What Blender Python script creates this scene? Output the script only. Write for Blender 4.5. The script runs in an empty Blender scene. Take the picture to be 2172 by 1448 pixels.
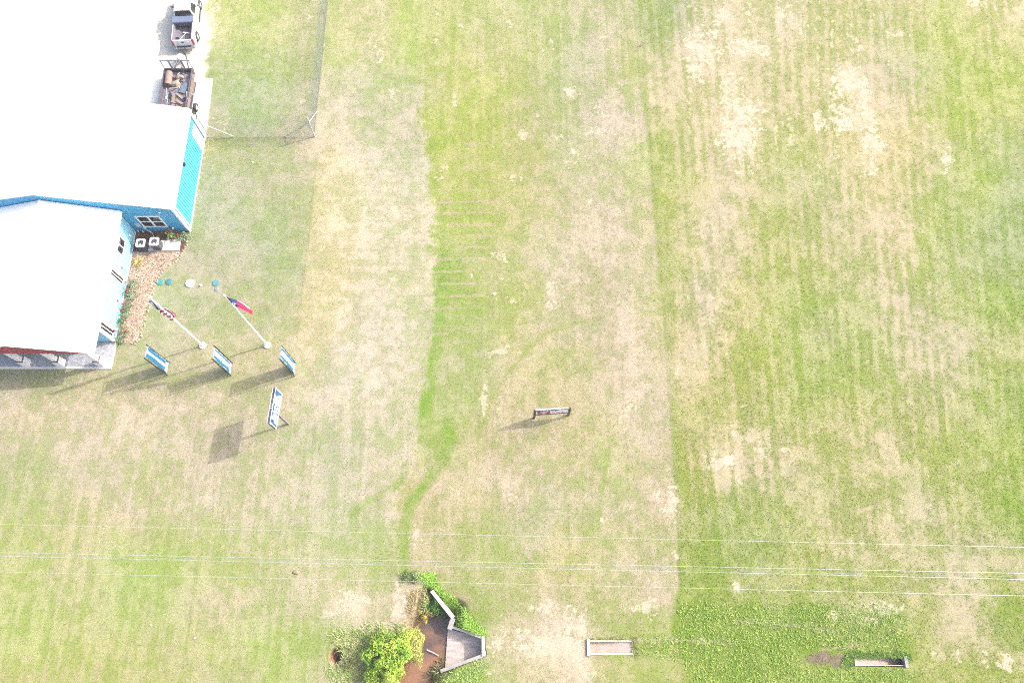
import bpy, bmesh, math, random
import numpy as np
from mathutils import Vector, Matrix
random.seed(7); RNG = np.random.default_rng(7)
S = bpy.context.scene; COL = S.collection
# ------------------------------------------------------------------ camera model (used to turn surveyed photo points into places)
F = 1650.0; TH = math.atan(611/F); CH = 56.0
cT, sT = math.cos(TH), math.sin(TH)
def ray(x, y):
    u = (x-1086)/F; w = (724-y)/F
    return Vector((u, sT+w*cT, -cT+w*sT))
EYE = Vector((0, 0, CH))
def at(x, y, z=0.0):
    d = ray(x, y); t = (z-CH)/d.z
    return Vector((d.x*t, d.y*t, z))
def on_plane(x, y, p, n):
    d = ray(x, y); n = Vector(n); t = (Vector(p)-EYE).dot(n)/d.dot(n)
    return EYE+d*t
cam = bpy.data.cameras.new('camera'); co = bpy.data.objects.new('camera', cam); COL.objects.link(co)
co.location = EYE; co.rotation_euler = (TH, 0, 0)
cam.sensor_fit = 'HORIZONTAL'; cam.sensor_width = 36; cam.lens = 36*F/2172; cam.clip_end = 6000; cam.clip_start = 0.5
S.camera = co
# ------------------------------------------------------------------ light
SUN = Vector((.945, .327, 0)).normalized(); EL = math.radians(38.5)
SUN = Vector((SUN.x*math.cos(EL), SUN.y*math.cos(EL), math.sin(EL)))
w = bpy.data.worlds.new('World'); S.world = w; w.use_nodes = True
nt = w.node_tree; bg = nt.nodes['Background']; sk = nt.nodes.new('ShaderNodeTexSky'); sk.sky_type = 'NISHITA'; sk.sun_disc = False
sk.sun_elevation = EL; sk.sun_rotation = math.atan2(SUN.x, SUN.y); sk.air_density = 1.0; sk.dust_density = 6.0; sk.ozone_density = 1.0
nt.links.new(sk.outputs[0], bg.inputs[0]); bg.inputs[1].default_value = SKYSTR if 'SKYSTR' in globals() else 0.15
sl = bpy.data.lights.new('sun', 'SUN'); sl.energy = 2.0; sl.angle = math.radians(.55); sl.color = (1, .955, .89)
so = bpy.data.objects.new('sun', sl); COL.objects.link(so); so.rotation_euler = SUN.to_track_quat('Z', 'Y').to_euler(); so.location = (60, 20, 60)
S.view_settings.view_transform = 'Standard'; S.view_settings.look = 'None'; S.view_settings.gamma = 1; S.view_settings.exposure = 1.64
S.render.film_transparent = False
S.cycles.use_denoising = False; S.cycles.filter_width = 1.05; S.cycles.max_bounces = 6; S.cycles.use_adaptive_sampling = False
# what a sunlit level surface of albedo 1 shows as, per channel (measured with this light): turns a colour seen in sun into an albedo
KK = np.array([3.62, 3.57, 3.68])
def lin(c):
    c = np.asarray(c, float)/255.
    return np.where(c <= .04045, c/12.92, ((c+.055)/1.055)**2.4)
def D(*c, f=1.0):
    return tuple(float(v) for v in np.clip(lin(c)/KK*f, .002, .9))
# ------------------------------------------------------------------ objects
ORG = {}
def label(o, lab=None, cat=None, group=None, kind=None):
    if lab: o['label'] = lab
    if cat: o['category'] = cat
    if group: o['group'] = group
    if kind: o['kind'] = kind
    return o
def thing(name, loc, lab, cat, group=None, rz=0):
    o = bpy.data.objects.new(name, None); COL.objects.link(o); o.location = loc; o.rotation_euler = (0, 0, rz); o.empty_display_size = .3
    ORG[o.name] = (Vector(loc), rz)
    return label(o, lab, cat, group)
class MB:
    def __init__(s): s.v = []; s.f = []; s.c = []; s.m = []; s.cur = 0; s.col = None
    def add(s, vs, fs, col=None):
        n = len(s.v); s.v += [tuple(p) for p in vs]; s.f += [tuple(i+n for i in f) for f in fs]; s.m += [s.cur]*len(fs)
        c = col or s.col
        if c: s.c += [c]*len(vs)
        return s
    def box(s, x0, x1, y0, y1, z0, z1, M=None):
        vs = [Vector((x, y, z)) for z in (z0, z1) for y in (y0, y1) for x in (x0, x1)]
        if M is not None: vs = [M @ p for p in vs]
        return s.add(vs, [(0, 2, 3, 1), (4, 5, 7, 6), (0, 1, 5, 4), (2, 6, 7, 3), (0, 4, 6, 2), (1, 3, 7, 5)])
    def hexa(s, b, t):      # bottom 4 points, top 4 points
        return s.add(list(b)+list(t), [(3, 2, 1, 0), (4, 5, 6, 7)]+[(i, (i+1) % 4, (i+1) % 4+4, i+4) for i in range(4)])
    def tube(s, p, q, r, r2=None, n=8):
        p, q = Vector(p), Vector(q); r2 = r if r2 is None else r2
        d = (q-p).normalized(); a = d.orthogonal().normalized(); b = d.cross(a)
        A = [p+(a*math.cos(2*math.pi*i/n)+b*math.sin(2*math.pi*i/n))*r for i in range(n)]
        B = [q+(a*math.cos(2*math.pi*i/n)+b*math.sin(2*math.pi*i/n))*r2 for i in range(n)]
        return s.add(A+B, [(i, (i+1) % n, (i+1) % n+n, i+n) for i in range(n)]+[tuple(range(n))[::-1], tuple(range(n, 2*n))])
    def bar(s, p, q, w, h):
        p, q = Vector(p), Vector(q); d = (q-p).normalized(); up = Vector((0, 0, 1))
        if abs(d.z) > .95: up = Vector((0, 1, 0))
        a = d.cross(up).normalized()*w/2; b = a.cross(d).normalized()*h/2
        return s.hexa([p-a-b, p+a-b, p+a+b, p-a+b], [q-a-b, q+a-b, q+a+b, q-a+b])
    def prism(s, pts, z0, z1):
        n = len(pts); B = [(p[0], p[1], z0) for p in pts]; T = [(p[0], p[1], z1) for p in pts]
        return s.add(B+T, [tuple(range(n))[::-1], tuple(range(n, 2*n))]+[(i, (i+1) % n, (i+1) % n+n, i+n) for i in range(n)])
    def slab(s, pts, off):   # polygon of 3D points thickened by the vector off
        n = len(pts); off = Vector(off); T = [Vector(p) for p in pts]; B = [p+off for p in T]
        return s.add(T+B, [tuple(range(n)), tuple(range(n, 2*n))[::-1]]+[(i, i+n, (i+1) % n+n, (i+1) % n) for i in range(n)])
    def lathe(s, c, prof, n=24):
        c = Vector(c); vs = []; fs = []
        for r, z in prof: vs += [c+Vector((r*math.cos(2*math.pi*i/n), r*math.sin(2*math.pi*i/n), z)) for i in range(n)]
        for k in range(len(prof)-1): fs += [(k*n+i, k*n+(i+1) % n, (k+1)*n+(i+1) % n, (k+1)*n+i) for i in range(n)]
        fs += [tuple(range(n))[::-1], tuple(range((len(prof)-1)*n, len(prof)*n))]
        return s.add(vs, fs)
    def blob(s, c, rx, ry, rz, seed=0, amp=.2, n=10, m=6):
        rr = random.Random(seed); c = Vector(c); vs = []; fs = []
        ph = [rr.uniform(0, 6.28) for _ in range(6)]
        for j in range(m+1):
            th = math.pi*j/m
            for i in range(n):
                a = 2*math.pi*i/n
                k = 1+amp*(math.sin(2*a+ph[0])*.5+math.sin(3*a+ph[1]+th)*.4+math.sin(2*th+ph[2])*.4+rr.uniform(-.3, .3)*math.sin(th))
                vs.append(c+Vector((rx*math.sin(th)*math.cos(a)*k, ry*math.sin(th)*math.sin(a)*k, rz*math.cos(th))))
        for j in range(m):
            for i in range(n): fs.append((j*n+i, (j+1)*n+i, (j+1)*n+(i+1) % n, j*n+(i+1) % n))
        return s.add(vs, fs)
    def build(s, name, mats, parent=None, local=False, smooth=False, bevel=0, fix=True):
        me = bpy.data.meshes.new(name)
        v = [Vector(p) for p in s.v]
        if parent is not None and not local:
            o0, rz = ORG[parent.name]; R = Matrix.Rotation(-rz, 3, 'Z')
            v = [R @ (p-o0) for p in v]
        me.from_pydata([tuple(p) for p in v], [], s.f)
        if not isinstance(mats, (list, tuple)): mats = [mats]
        for m in mats: me.materials.append(m)
        me.polygons.foreach_set('material_index', s.m)
        if s.c:
            a = me.color_attributes.new('Col', 'FLOAT_COLOR', 'POINT')
            a.data.foreach_set('color', np.array([(*c[:3], 1) for c in s.c], np.float32).ravel())
        if fix:
            b = bmesh.new(); b.from_mesh(me); bmesh.ops.recalc_face_normals(b, faces=b.faces[:])
            if bevel: bmesh.ops.bevel(b, geom=b.edges[:], offset=bevel, segments=1, affect='EDGES', clamp_overlap=True)
            b.to_mesh(me); b.free()
        if smooth: me.polygons.foreach_set('use_smooth', [True]*len(me.polygons))
        me.update()
        o = bpy.data.objects.new(name, me); COL.objects.link(o)
        if parent is not None: o.parent = parent; ORG[o.name] = ORG[parent.name]
        else: ORG[o.name] = (Vector(), 0)
        return o
def copy_tree(o, parent=None):
    c = o.copy(); COL.objects.link(c); c.parent = parent
    for ch in list(o.children): copy_tree(ch, c)
    return c
# ------------------------------------------------------------------ materials
MATS = {}
def mat(name, col, rough=.6, var=.12, scale=3.0, bump=.0, bscale=40, metal=0, spec=.4, col2=None, stretch=(1, 1, 1), trans=0):
    if name in MATS: return MATS[name]
    m = bpy.data.materials.new(name); m.use_nodes = True; MATS[name] = m
    N = m.node_tree.nodes; L = m.node_tree.links; P = N['Principled BSDF']
    P.inputs['Roughness'].default_value = rough; P.inputs['Metallic'].default_value = metal; P.inputs['Specular IOR Level'].default_value = spec
    tc = N.new('ShaderNodeTexCoord'); mp = N.new('ShaderNodeMapping'); mp.inputs['Scale'].default_value = stretch
    L.new(tc.outputs['Object'], mp.inputs[0])
    nz = N.new('ShaderNodeTexNoise'); nz.inputs['Scale'].default_value = scale; nz.inputs['Detail'].default_value = 6; nz.inputs['Roughness'].default_value = .65
    L.new(mp.outputs[0], nz.inputs[0])
    rp = N.new('ShaderNodeValToRGB'); L.new(nz.outputs[0], rp.inputs[0])
    c2 = col2 or tuple(min(.95, c*(1+var)) for c in col)
    c1 = col if col2 else tuple(c*(1-var) for c in col)
    rp.color_ramp.elements[0].position = .36; rp.color_ramp.elements[1].position = .64
    rp.color_ramp.elements[0].color = (*c1, 1); rp.color_ramp.elements[1].color = (*c2, 1)
    L.new(rp.outputs[0], P.inputs['Base Color'])
    if bump:
        n2 = N.new('ShaderNodeTexNoise'); n2.inputs['Scale'].default_value = bscale; n2.inputs['Detail'].default_value = 4; L.new(mp.outputs[0], n2.inputs[0])
        bp = N.new('ShaderNodeBump'); bp.inputs['Strength'].default_value = bump; bp.inputs['Distance'].default_value = .03
        L.new(n2.outputs[0], bp.inputs['Height']); L.new(bp.outputs[0], P.inputs['Normal'])
    return m
def mat_attr(name, rough=.8, amp=.25, s1=9., s2=34., bump=.5, dist=.06, trans=0.0, spec=.15):
    m = bpy.data.materials.new(name); m.use_nodes = True; MATS[name] = m
    N = m.node_tree.nodes; L = m.node_tree.links; P = N['Principled BSDF']
    P.inputs['Roughness'].default_value = rough; P.inputs['Specular IOR Level'].default_value = spec
    at_ = N.new('ShaderNodeAttribute'); at_.attribute_name = 'Col'
    ge = N.new('ShaderNodeNewGeometry'); mx = None; last = at_.outputs['Color']
    for sc, a in ((s1, amp), (s2, amp*1.0)):
        nz = N.new('ShaderNodeTexNoise'); nz.inputs['Scale'].default_value = sc; nz.inputs['Detail'].default_value = 3; nz.inputs['Roughness'].default_value = .7
        L.new(ge.outputs['Position'], nz.inputs[0])
        mr = N.new('ShaderNodeMapRange'); mr.inputs[1].default_value = .3; mr.inputs[2].default_value = .7; mr.inputs[3].default_value = 1-a; mr.inputs[4].default_value = 1+a
        L.new(nz.outputs[0], mr.inputs[0])
        vm = N.new('ShaderNodeVectorMath'); vm.operation = 'SCALE'; L.new(last, vm.inputs[0]); L.new(mr.outputs[0], vm.inputs['Scale']); last = vm.outputs[0]
    L.new(last, P.inputs['Base Color'])
    if bump:
        bp = N.new('ShaderNodeBump'); bp.inputs['Strength'].default_value = bump; bp.inputs['Distance'].default_value = dist
        L.new(nz.outputs[0], bp.inputs['Height']); L.new(bp.outputs[0], P.inputs['Normal'])
    if trans:
        out = N['Material Output']; tr = N.new('ShaderNodeBsdfTranslucent'); ms = N.new('ShaderNodeMixShader'); ms.inputs[0].default_value = trans
        L.new(last, tr.inputs[0]); L.new(P.outputs[0], ms.inputs[1]); L.new(tr.outputs[0], ms.inputs[2]); L.new(ms.outputs[0], out.inputs[0])
    return m
# ------------------------------------------------------------------ numpy noise
def vnoise(x, y, seed=0):
    xi = np.floor(x).astype(np.int64); yi = np.floor(y).astype(np.int64); xf = x-xi; yf = y-yi
    xf = xf*xf*(3-2*xf); yf = yf*yf*(3-2*yf)
    def h(a, b):
        n = (a*374761393+b*668265263+seed*974634777) & 0xffffffff
        n = ((n ^ (n >> 13))*1274126177) & 0xffffffff
        n = n ^ (n >> 16)
        return (n & 0xffff)/32767.5-1
    return (h(xi, yi)*(1-xf)+h(xi+1, yi)*xf)*(1-yf)+(h(xi, yi+1)*(1-xf)+h(xi+1, yi+1)*xf)*yf
def fbm(x, y, seed=0, o=4, g=.55):
    t = 0; a = 1; s = 0
    for k in range(o): t = t+a*vnoise(x*2**k, y*2**k, seed+k*17); s += a; a *= g
    return t/s*1.6
def sstep(e0, e1, x):
    t = np.clip((x-e0)/(e1-e0), 0, 1); return t*t*(3-2*t)
def poly_sd(X, Y, P):       # signed distance to a polygon, negative inside
    d = np.full(X.shape, 1e9); ins = np.zeros(X.shape, bool); n = len(P)
    for i in range(n):
        ax, ay = P[i][:2]; bx, by = P[(i+1) % n][:2]; ex, ey = bx-ax, by-ay; wx, wy = X-ax, Y-ay
        t = np.clip((wx*ex+wy*ey)/(ex*ex+ey*ey+1e-12), 0, 1); d = np.minimum(d, (wx-ex*t)**2+(wy-ey*t)**2)
        c = ((ay <= Y) & (by > Y)) | ((by <= Y) & (ay > Y))
        with np.errstate(divide='ignore', invalid='ignore'):
            xx = ax+(Y-ay)*ex/(ey if ey else 1e-12)
        ins ^= c & (X < xx)
    d = np.sqrt(d); return np.where(ins, -d, d)
def line_d(X, Y, P):
    d = np.full(X.shape, 1e9)
    for (ax, ay), (bx, by) in zip(P[:-1], P[1:]):
        ex, ey = bx-ax, by-ay; t = np.clip(((X-ax)*ex+(Y-ay)*ey)/(ex*ex+ey*ey+1e-12), 0, 1)
        d = np.minimum(d, (X-ax-ex*t)**2+(Y-ay-ey*t)**2)
    return np.sqrt(d)
# ------------------------------------------------------------------ the ground: what grows or lies where (survey points, colour as seen in sun)
LAWN = """470,30,214,222,140;500,100,212,222,150;560,60,205,222,130;620,60,215,218,150;660,100,216,215,158;460,120,205,210,150;560,140,215,215,165;480,155,172,202,130;540,158,170,203,122;600,158,168,205,110;480,200,195,210,160;540,220,165,205,140;610,220,190,212,150;640,200,228,215,175;480,262,210,206,175;560,270,195,208,160;630,260,225,212,175
730,40,215,215,150;740,110,212,222,140;800,60,222,212,160;850,80,200,222,120;870,130,205,222,125;800,110,228,208,172;760,160,205,212,160;830,165,175,205,125;720,210,222,212,175;800,220,215,212,172;850,200,210,210,165;840,240,228,212,180;720,260,225,215,180;800,260,205,210,165;870,270,222,210,180
460,305,196,195,128;520,330,195,200,150;600,320,215,208,168;660,310,225,208,170;560,300,190,200,140;450,350,185,200,150;500,400,205,205,165;580,400,215,205,168;640,360,222,205,172;700,350,238,220,186;720,400,240,221,186;700,450,238,219,184;690,550,238,219,184;690,600,238,219,182;780,350,225,218,185;800,420,240,225,195;860,430,235,222,190;880,360,215,215,175;880,480,230,218,182;800,500,235,222,188;760,560,232,215,180;850,560,225,218,180;890,600,225,218,175
430,480,190,198,155;500,470,185,200,150;580,470,180,200,140;630,480,205,205,150;440,540,200,200,165;520,560,195,200,160;600,560,185,200,145;640,600,215,208,160;400,600,205,200,160;500,600,200,200,155;560,620,195,200,145;400,660,200,205,160;440,660,190,205,155;370,640,185,205,145;350,690,200,205,155;420,690,215,205,165;500,650,205,202,155;560,680,205,205,160;620,680,225,208,168;660,700,232,212,175;720,680,235,218,190;800,680,225,215,185;880,680,220,215,175
300,745,195,200,150;400,770,205,202,150;460,740,205,205,150;520,780,215,205,155;600,760,222,208,165;660,780,225,210,178;740,760,240,225,205;760,800,238,222,200;820,760,228,215,185;880,780,222,215,175;300,820,215,200,165;420,830,222,205,170;500,850,222,205,170;80,800,185,200,145;80,850,235,212,180;200,850,232,212,180;300,880,230,208,178;400,880,225,205,175;500,900,222,205,175;580,860,212,205,160;660,860,228,212,182;740,870,225,212,180;820,880,220,212,175
60,920,222,208,172;160,930,225,208,180;260,920,228,210,180;340,940,212,208,165;440,950,222,205,175;560,940,215,205,165;640,930,190,200,148;720,920,205,208,165;800,920,212,210,170;860,900,205,210,155;60,1000,212,205,165;60,1035,180,203,122;160,1020,218,208,172;260,1010,215,205,168;340,1010,212,208,150;400,1030,215,205,165;480,1020,225,208,180;560,1010,210,205,160;640,1000,215,208,165;700,980,200,205,165;760,1000,215,208,170;820,1000,230,215,185;860,980,222,212,175;720,1060,200,208,160;640,1060,218,210,175;790,1040,225,210,180
60,1080,205,205,145;160,1080,212,205,150;280,1095,222,205,172;400,1080,225,212,180;500,1090,222,210,175;600,1090,210,208,165;700,1100,205,210,155;60,1140,200,210,130;160,1140,205,208,140;260,1150,205,210,135;350,1130,195,205,130;450,1150,200,208,135;550,1150,205,208,145;650,1150,205,210,150;760,1150,195,210,145;60,1210,200,210,130;150,1220,208,208,145;260,1210,190,215,125;350,1210,188,212,120;480,1210,195,208,130;600,1210,205,208,145;720,1220,205,208,145;800,1200,195,205,135
60,1290,195,212,125;180,1290,200,210,130;300,1290,192,212,125;420,1270,205,208,145;470,1290,220,205,165;560,1290,205,208,150;640,1270,215,208,165;700,1280,235,215,185;760,1280,242,222,195;810,1290,215,208,160;40,1370,190,212,115;150,1370,200,208,125;260,1380,200,208,125;360,1370,200,205,130;460,1370,198,210,125;560,1350,185,212,115;640,1360,190,210,125;40,1430,205,205,130;200,1430,200,205,125;360,1430,205,205,135;500,1430,205,205,145;620,1430,190,212,120;700,1340,180,205,120;690,1430,205,205,145;860,1290,225,205,180"""
MIDDLE = """920,30,205,215,135;960,60,190,215,110;1010,40,210,220,150;1060,70,205,215,140;1100,40,200,215,140;1150,60,200,215,140;1220,50,205,212,155;1280,60,212,212,165;1330,50,200,210,145;910,120,205,215,140;970,130,200,215,115;1030,120,215,215,155;1090,110,210,215,140;1150,110,195,212,130;1220,110,195,212,150;1280,100,218,212,180;1330,130,205,215,130
920,190,205,212,145;980,200,208,220,130;1050,190,200,218,115;1110,180,205,210,145;1180,190,190,210,140;1230,180,200,208,155;1280,210,222,210,185;1340,190,205,215,150;930,250,195,218,110;1000,270,205,215,120;1060,260,195,212,110;1120,250,215,208,160;1180,240,195,208,140;1240,250,200,208,150;1285,240,225,210,190;1350,260,218,210,175
920,330,185,212,100;980,340,205,215,125;1040,340,200,215,120;1090,330,215,210,155;1140,330,205,205,135;1210,320,178,205,125;1250,320,220,212,175;1300,340,212,210,165;1350,350,195,222,125;930,400,200,212,120;1000,400,195,212,115;1060,400,205,212,130;1120,400,205,208,140;1190,400,215,210,165;1260,390,205,208,155;1330,400,215,210,170;1370,420,205,210,145
920,480,180,212,105;990,470,185,212,105;1050,470,205,212,125;1120,480,210,212,150;1190,470,210,210,155;1260,470,220,210,175;1330,470,218,208,175;1380,480,212,212,150;930,560,178,212,110;1000,560,190,212,130;1060,560,210,210,150;1120,560,205,212,145;1180,560,225,215,185;1250,560,222,208,175;1330,560,220,210,175;1390,560,212,212,160
940,620,160,206,95;1000,620,185,210,120;1060,620,205,208,145;1110,630,192,210,115;1170,630,230,215,185;1250,630,210,205,155;1330,630,218,208,175;1390,640,205,215,135;965,700,192,210,138;1020,690,194,210,142;1080,690,200,212,125;1140,690,215,208,165;1220,700,215,208,165;1290,690,215,205,165;1330,690,232,212,190;1390,720,212,208,155
970,770,196,210,142;1030,760,198,210,142;1080,750,222,212,165;1150,770,205,208,140;1220,770,205,208,145;1290,770,215,205,165;1345,760,232,212,190;1395,780,210,208,155;965,850,192,210,134;1010,830,194,210,138;1060,850,218,205,160;1120,830,210,208,150;1200,830,210,205,150;1280,850,212,205,160;1340,850,228,212,185;1400,870,215,208,165
900,930,185,210,120;950,940,170,205,105;1010,930,205,208,140;1070,920,215,205,160;1140,930,215,208,160;1220,920,218,205,160;1290,910,205,210,140;1340,920,225,210,180;1410,940,215,205,165;890,1000,215,208,160;960,1010,210,208,150;1020,990,222,208,170;1090,1000,215,205,165;1160,990,215,208,160;1230,1000,210,208,155;1290,980,195,210,130;1350,1000,210,208,150;1420,1010,215,205,165
830,1070,205,208,140;880,1080,200,205,130;930,1060,222,208,170;990,1070,208,208,145;1080,1060,228,212,180;1160,1070,205,210,160;1240,1060,205,208,150;1310,1060,212,208,165;1380,1080,220,208,170;1425,1060,235,215,190;850,1150,185,205,115;900,1150,225,210,175;960,1140,205,208,145;1040,1150,188,208,125;1120,1140,205,210,160;1200,1150,208,208,145;1280,1150,200,210,135;1350,1150,208,208,150;1420,1150,205,208,145
840,1210,195,205,130;960,1220,210,205,155;1040,1210,195,208,130;1120,1210,205,208,145;1200,1200,215,215,140;1280,1210,205,208,150;1350,1210,210,208,160;1420,1220,222,208,175;870,1270,225,205,180;1040,1270,212,205,160;1100,1260,195,208,130;1180,1260,215,205,160;1260,1260,205,208,140;1340,1260,215,208,160;1410,1270,230,212,185;1060,1320,195,208,130;1130,1300,222,210,175;1180,1310,235,218,190;1260,1320,205,208,145;1320,1310,195,205,130;1400,1310,190,210,120
1050,1370,225,212,175;1110,1360,235,218,190;1180,1370,245,228,200;1230,1350,245,228,200;1070,1430,200,208,135;1150,1420,212,208,150;1220,1410,235,215,185;1300,1420,200,208,130;1380,1410,188,210,115;1440,1430,205,208,135;1330,1340,190,205,120;1390,1360,180,208,110;990,1270,150,200,75;1000,1330,145,198,80;960,1430,140,195,75;1010,1420,155,200,90"""
FIELD = """1365,30,172,202,108;1430,40,176,194,142;1390,60,176,196,136;1480,60,215,205,165;1540,30,225,212,175;1600,40,205,205,145;1680,50,225,212,180;1740,40,205,205,140;1800,50,212,208,150;1860,50,205,208,150;1930,40,215,208,150;2000,40,195,215,120;2080,40,215,210,145;2150,40,225,212,165;1400,110,200,208,140;1440,110,215,205,165;1490,110,235,218,185;1560,100,212,205,155;1600,110,225,212,175;1660,110,215,208,155;1740,100,205,208,140;1800,90,215,208,150;1880,80,200,205,145;1950,100,190,210,125;2030,100,190,212,110;2100,100,200,212,125;2160,110,195,210,120
1390,180,208,208,155;1440,190,218,205,165;1510,180,232,212,175;1580,180,205,205,150;1640,180,205,205,145;1720,180,212,205,150;1790,170,230,215,175;1850,170,215,205,165;1910,180,205,205,165;1970,160,185,208,120;2040,190,180,210,105;2110,180,185,210,105;2160,190,195,212,115;1380,230,222,210,165;1430,240,200,205,135;1490,240,215,205,155;1550,240,235,212,180;1600,250,205,205,145;1660,230,222,208,165;1720,220,205,205,145;1780,230,212,205,150;1840,230,232,215,175;1890,220,222,208,165;1940,230,215,205,150;2000,240,190,210,110;2060,240,190,212,105;2140,250,195,208,120
1400,310,180,205,110;1450,310,205,205,145;1500,310,212,205,160;1570,310,238,218,185;1630,310,195,205,130;1690,310,185,205,115;1750,300,208,205,140;1800,310,212,205,145;1850,300,232,215,170;1910,300,220,205,145;1970,310,210,205,155;2030,310,195,208,130;2100,300,185,208,130;2160,310,178,204,125;1400,390,185,205,115;1460,390,200,208,125;1530,390,218,205,170;1580,390,218,205,160;1640,390,190,205,125;1700,390,200,205,145;1760,380,200,205,140;1830,370,215,205,155;1890,380,218,208,145;1950,390,205,208,145;2020,380,188,208,125;2080,380,170,208,95;2150,390,172,202,128
1400,470,190,205,115;1460,470,208,205,150;1530,470,220,208,175;1590,470,205,205,140;1650,470,190,205,120;1720,470,205,205,150;1790,470,205,205,150;1850,470,215,205,155;1900,480,225,208,175;1960,470,185,208,115;2040,470,175,205,115;2120,480,168,200,125;1410,560,185,205,115;1480,540,212,205,155;1540,540,220,205,170;1620,560,195,205,125;1690,550,198,205,130;1760,540,205,205,145;1830,540,200,205,140;1900,540,215,205,160;1960,560,185,208,115;2040,560,190,205,140;2130,560,172,200,125
1420,640,200,202,130;1490,630,225,208,190;1560,640,205,205,135;1620,650,200,205,130;1690,650,180,208,110;1750,660,185,205,115;1820,650,190,205,130;1900,650,215,205,165;1960,640,200,205,145;2040,640,178,205,110;2120,650,165,205,100;1430,720,205,200,135;1480,710,225,205,180;1550,710,205,205,135;1620,720,195,208,120;1690,710,175,208,105;1760,700,205,205,160;1820,710,178,205,115;1900,710,200,205,145;1950,720,212,205,165;2040,720,205,205,155;2120,730,195,205,130
1440,790,220,205,165;1490,790,212,205,150;1560,790,195,205,120;1640,800,195,205,120;1720,800,175,205,110;1790,790,178,205,110;1860,790,185,205,120;1930,800,205,205,150;2010,800,205,205,155;2110,800,175,205,105;1450,880,190,202,115;1510,880,195,202,120;1580,860,205,202,140;1650,880,190,205,120;1730,860,190,205,120;1800,880,200,205,130;1880,870,195,205,125;1960,880,205,205,145;2050,880,190,205,125;2140,860,175,205,115
1450,950,200,202,125;1510,940,215,205,160;1580,950,230,212,175;1640,960,215,205,160;1720,950,200,205,130;1800,950,205,205,140;1880,950,215,205,165;1960,940,195,205,120;2050,940,185,208,110;2140,950,170,205,95;1460,1020,190,200,115;1530,1000,225,210,170;1600,1010,215,205,165;1680,1010,205,205,150;1760,1010,195,205,130;1840,1010,198,205,130;1920,1010,195,205,135;2010,1010,195,205,130;2100,1010,185,205,120;2160,1030,165,205,90
1460,1090,195,202,130;1540,1090,175,200,115;1620,1080,180,202,115;1700,1080,195,205,130;1790,1080,208,205,150;1880,1080,205,205,145;1960,1090,205,205,155;2050,1080,195,205,130;2150,1110,150,200,80;1460,1160,180,200,110;1540,1160,165,200,105;1620,1170,170,198,110;1700,1160,185,202,115;1790,1160,205,205,145;1880,1160,205,205,150;1960,1160,200,205,140;2050,1170,205,205,155;2140,1170,205,205,150
1460,1240,165,200,95;1540,1240,175,200,110;1620,1240,185,202,125;1700,1230,190,202,120;1780,1230,175,202,105;1860,1240,185,202,115;1940,1240,205,202,150;2030,1230,208,205,155;2130,1240,195,205,130;1470,1310,155,200,80;1560,1300,165,200,90;1640,1300,170,202,100;1720,1290,175,202,110;1800,1310,205,203,150;1870,1300,205,203,155;1950,1300,195,205,120;2040,1310,210,205,160;2140,1320,160,202,85
1450,1370,155,200,75;1540,1360,160,200,80;1620,1370,155,198,75;1700,1360,150,198,75;1780,1340,160,195,85;1880,1350,145,195,70;1940,1360,180,202,105;2030,1370,208,205,150;2120,1360,210,205,155;1480,1430,165,202,85;1560,1430,165,200,85;1640,1430,170,200,90;1720,1430,165,200,85;1820,1430,165,202,85;1920,1430,175,200,105;2020,1430,185,202,105;2120,1430,190,202,115"""
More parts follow.
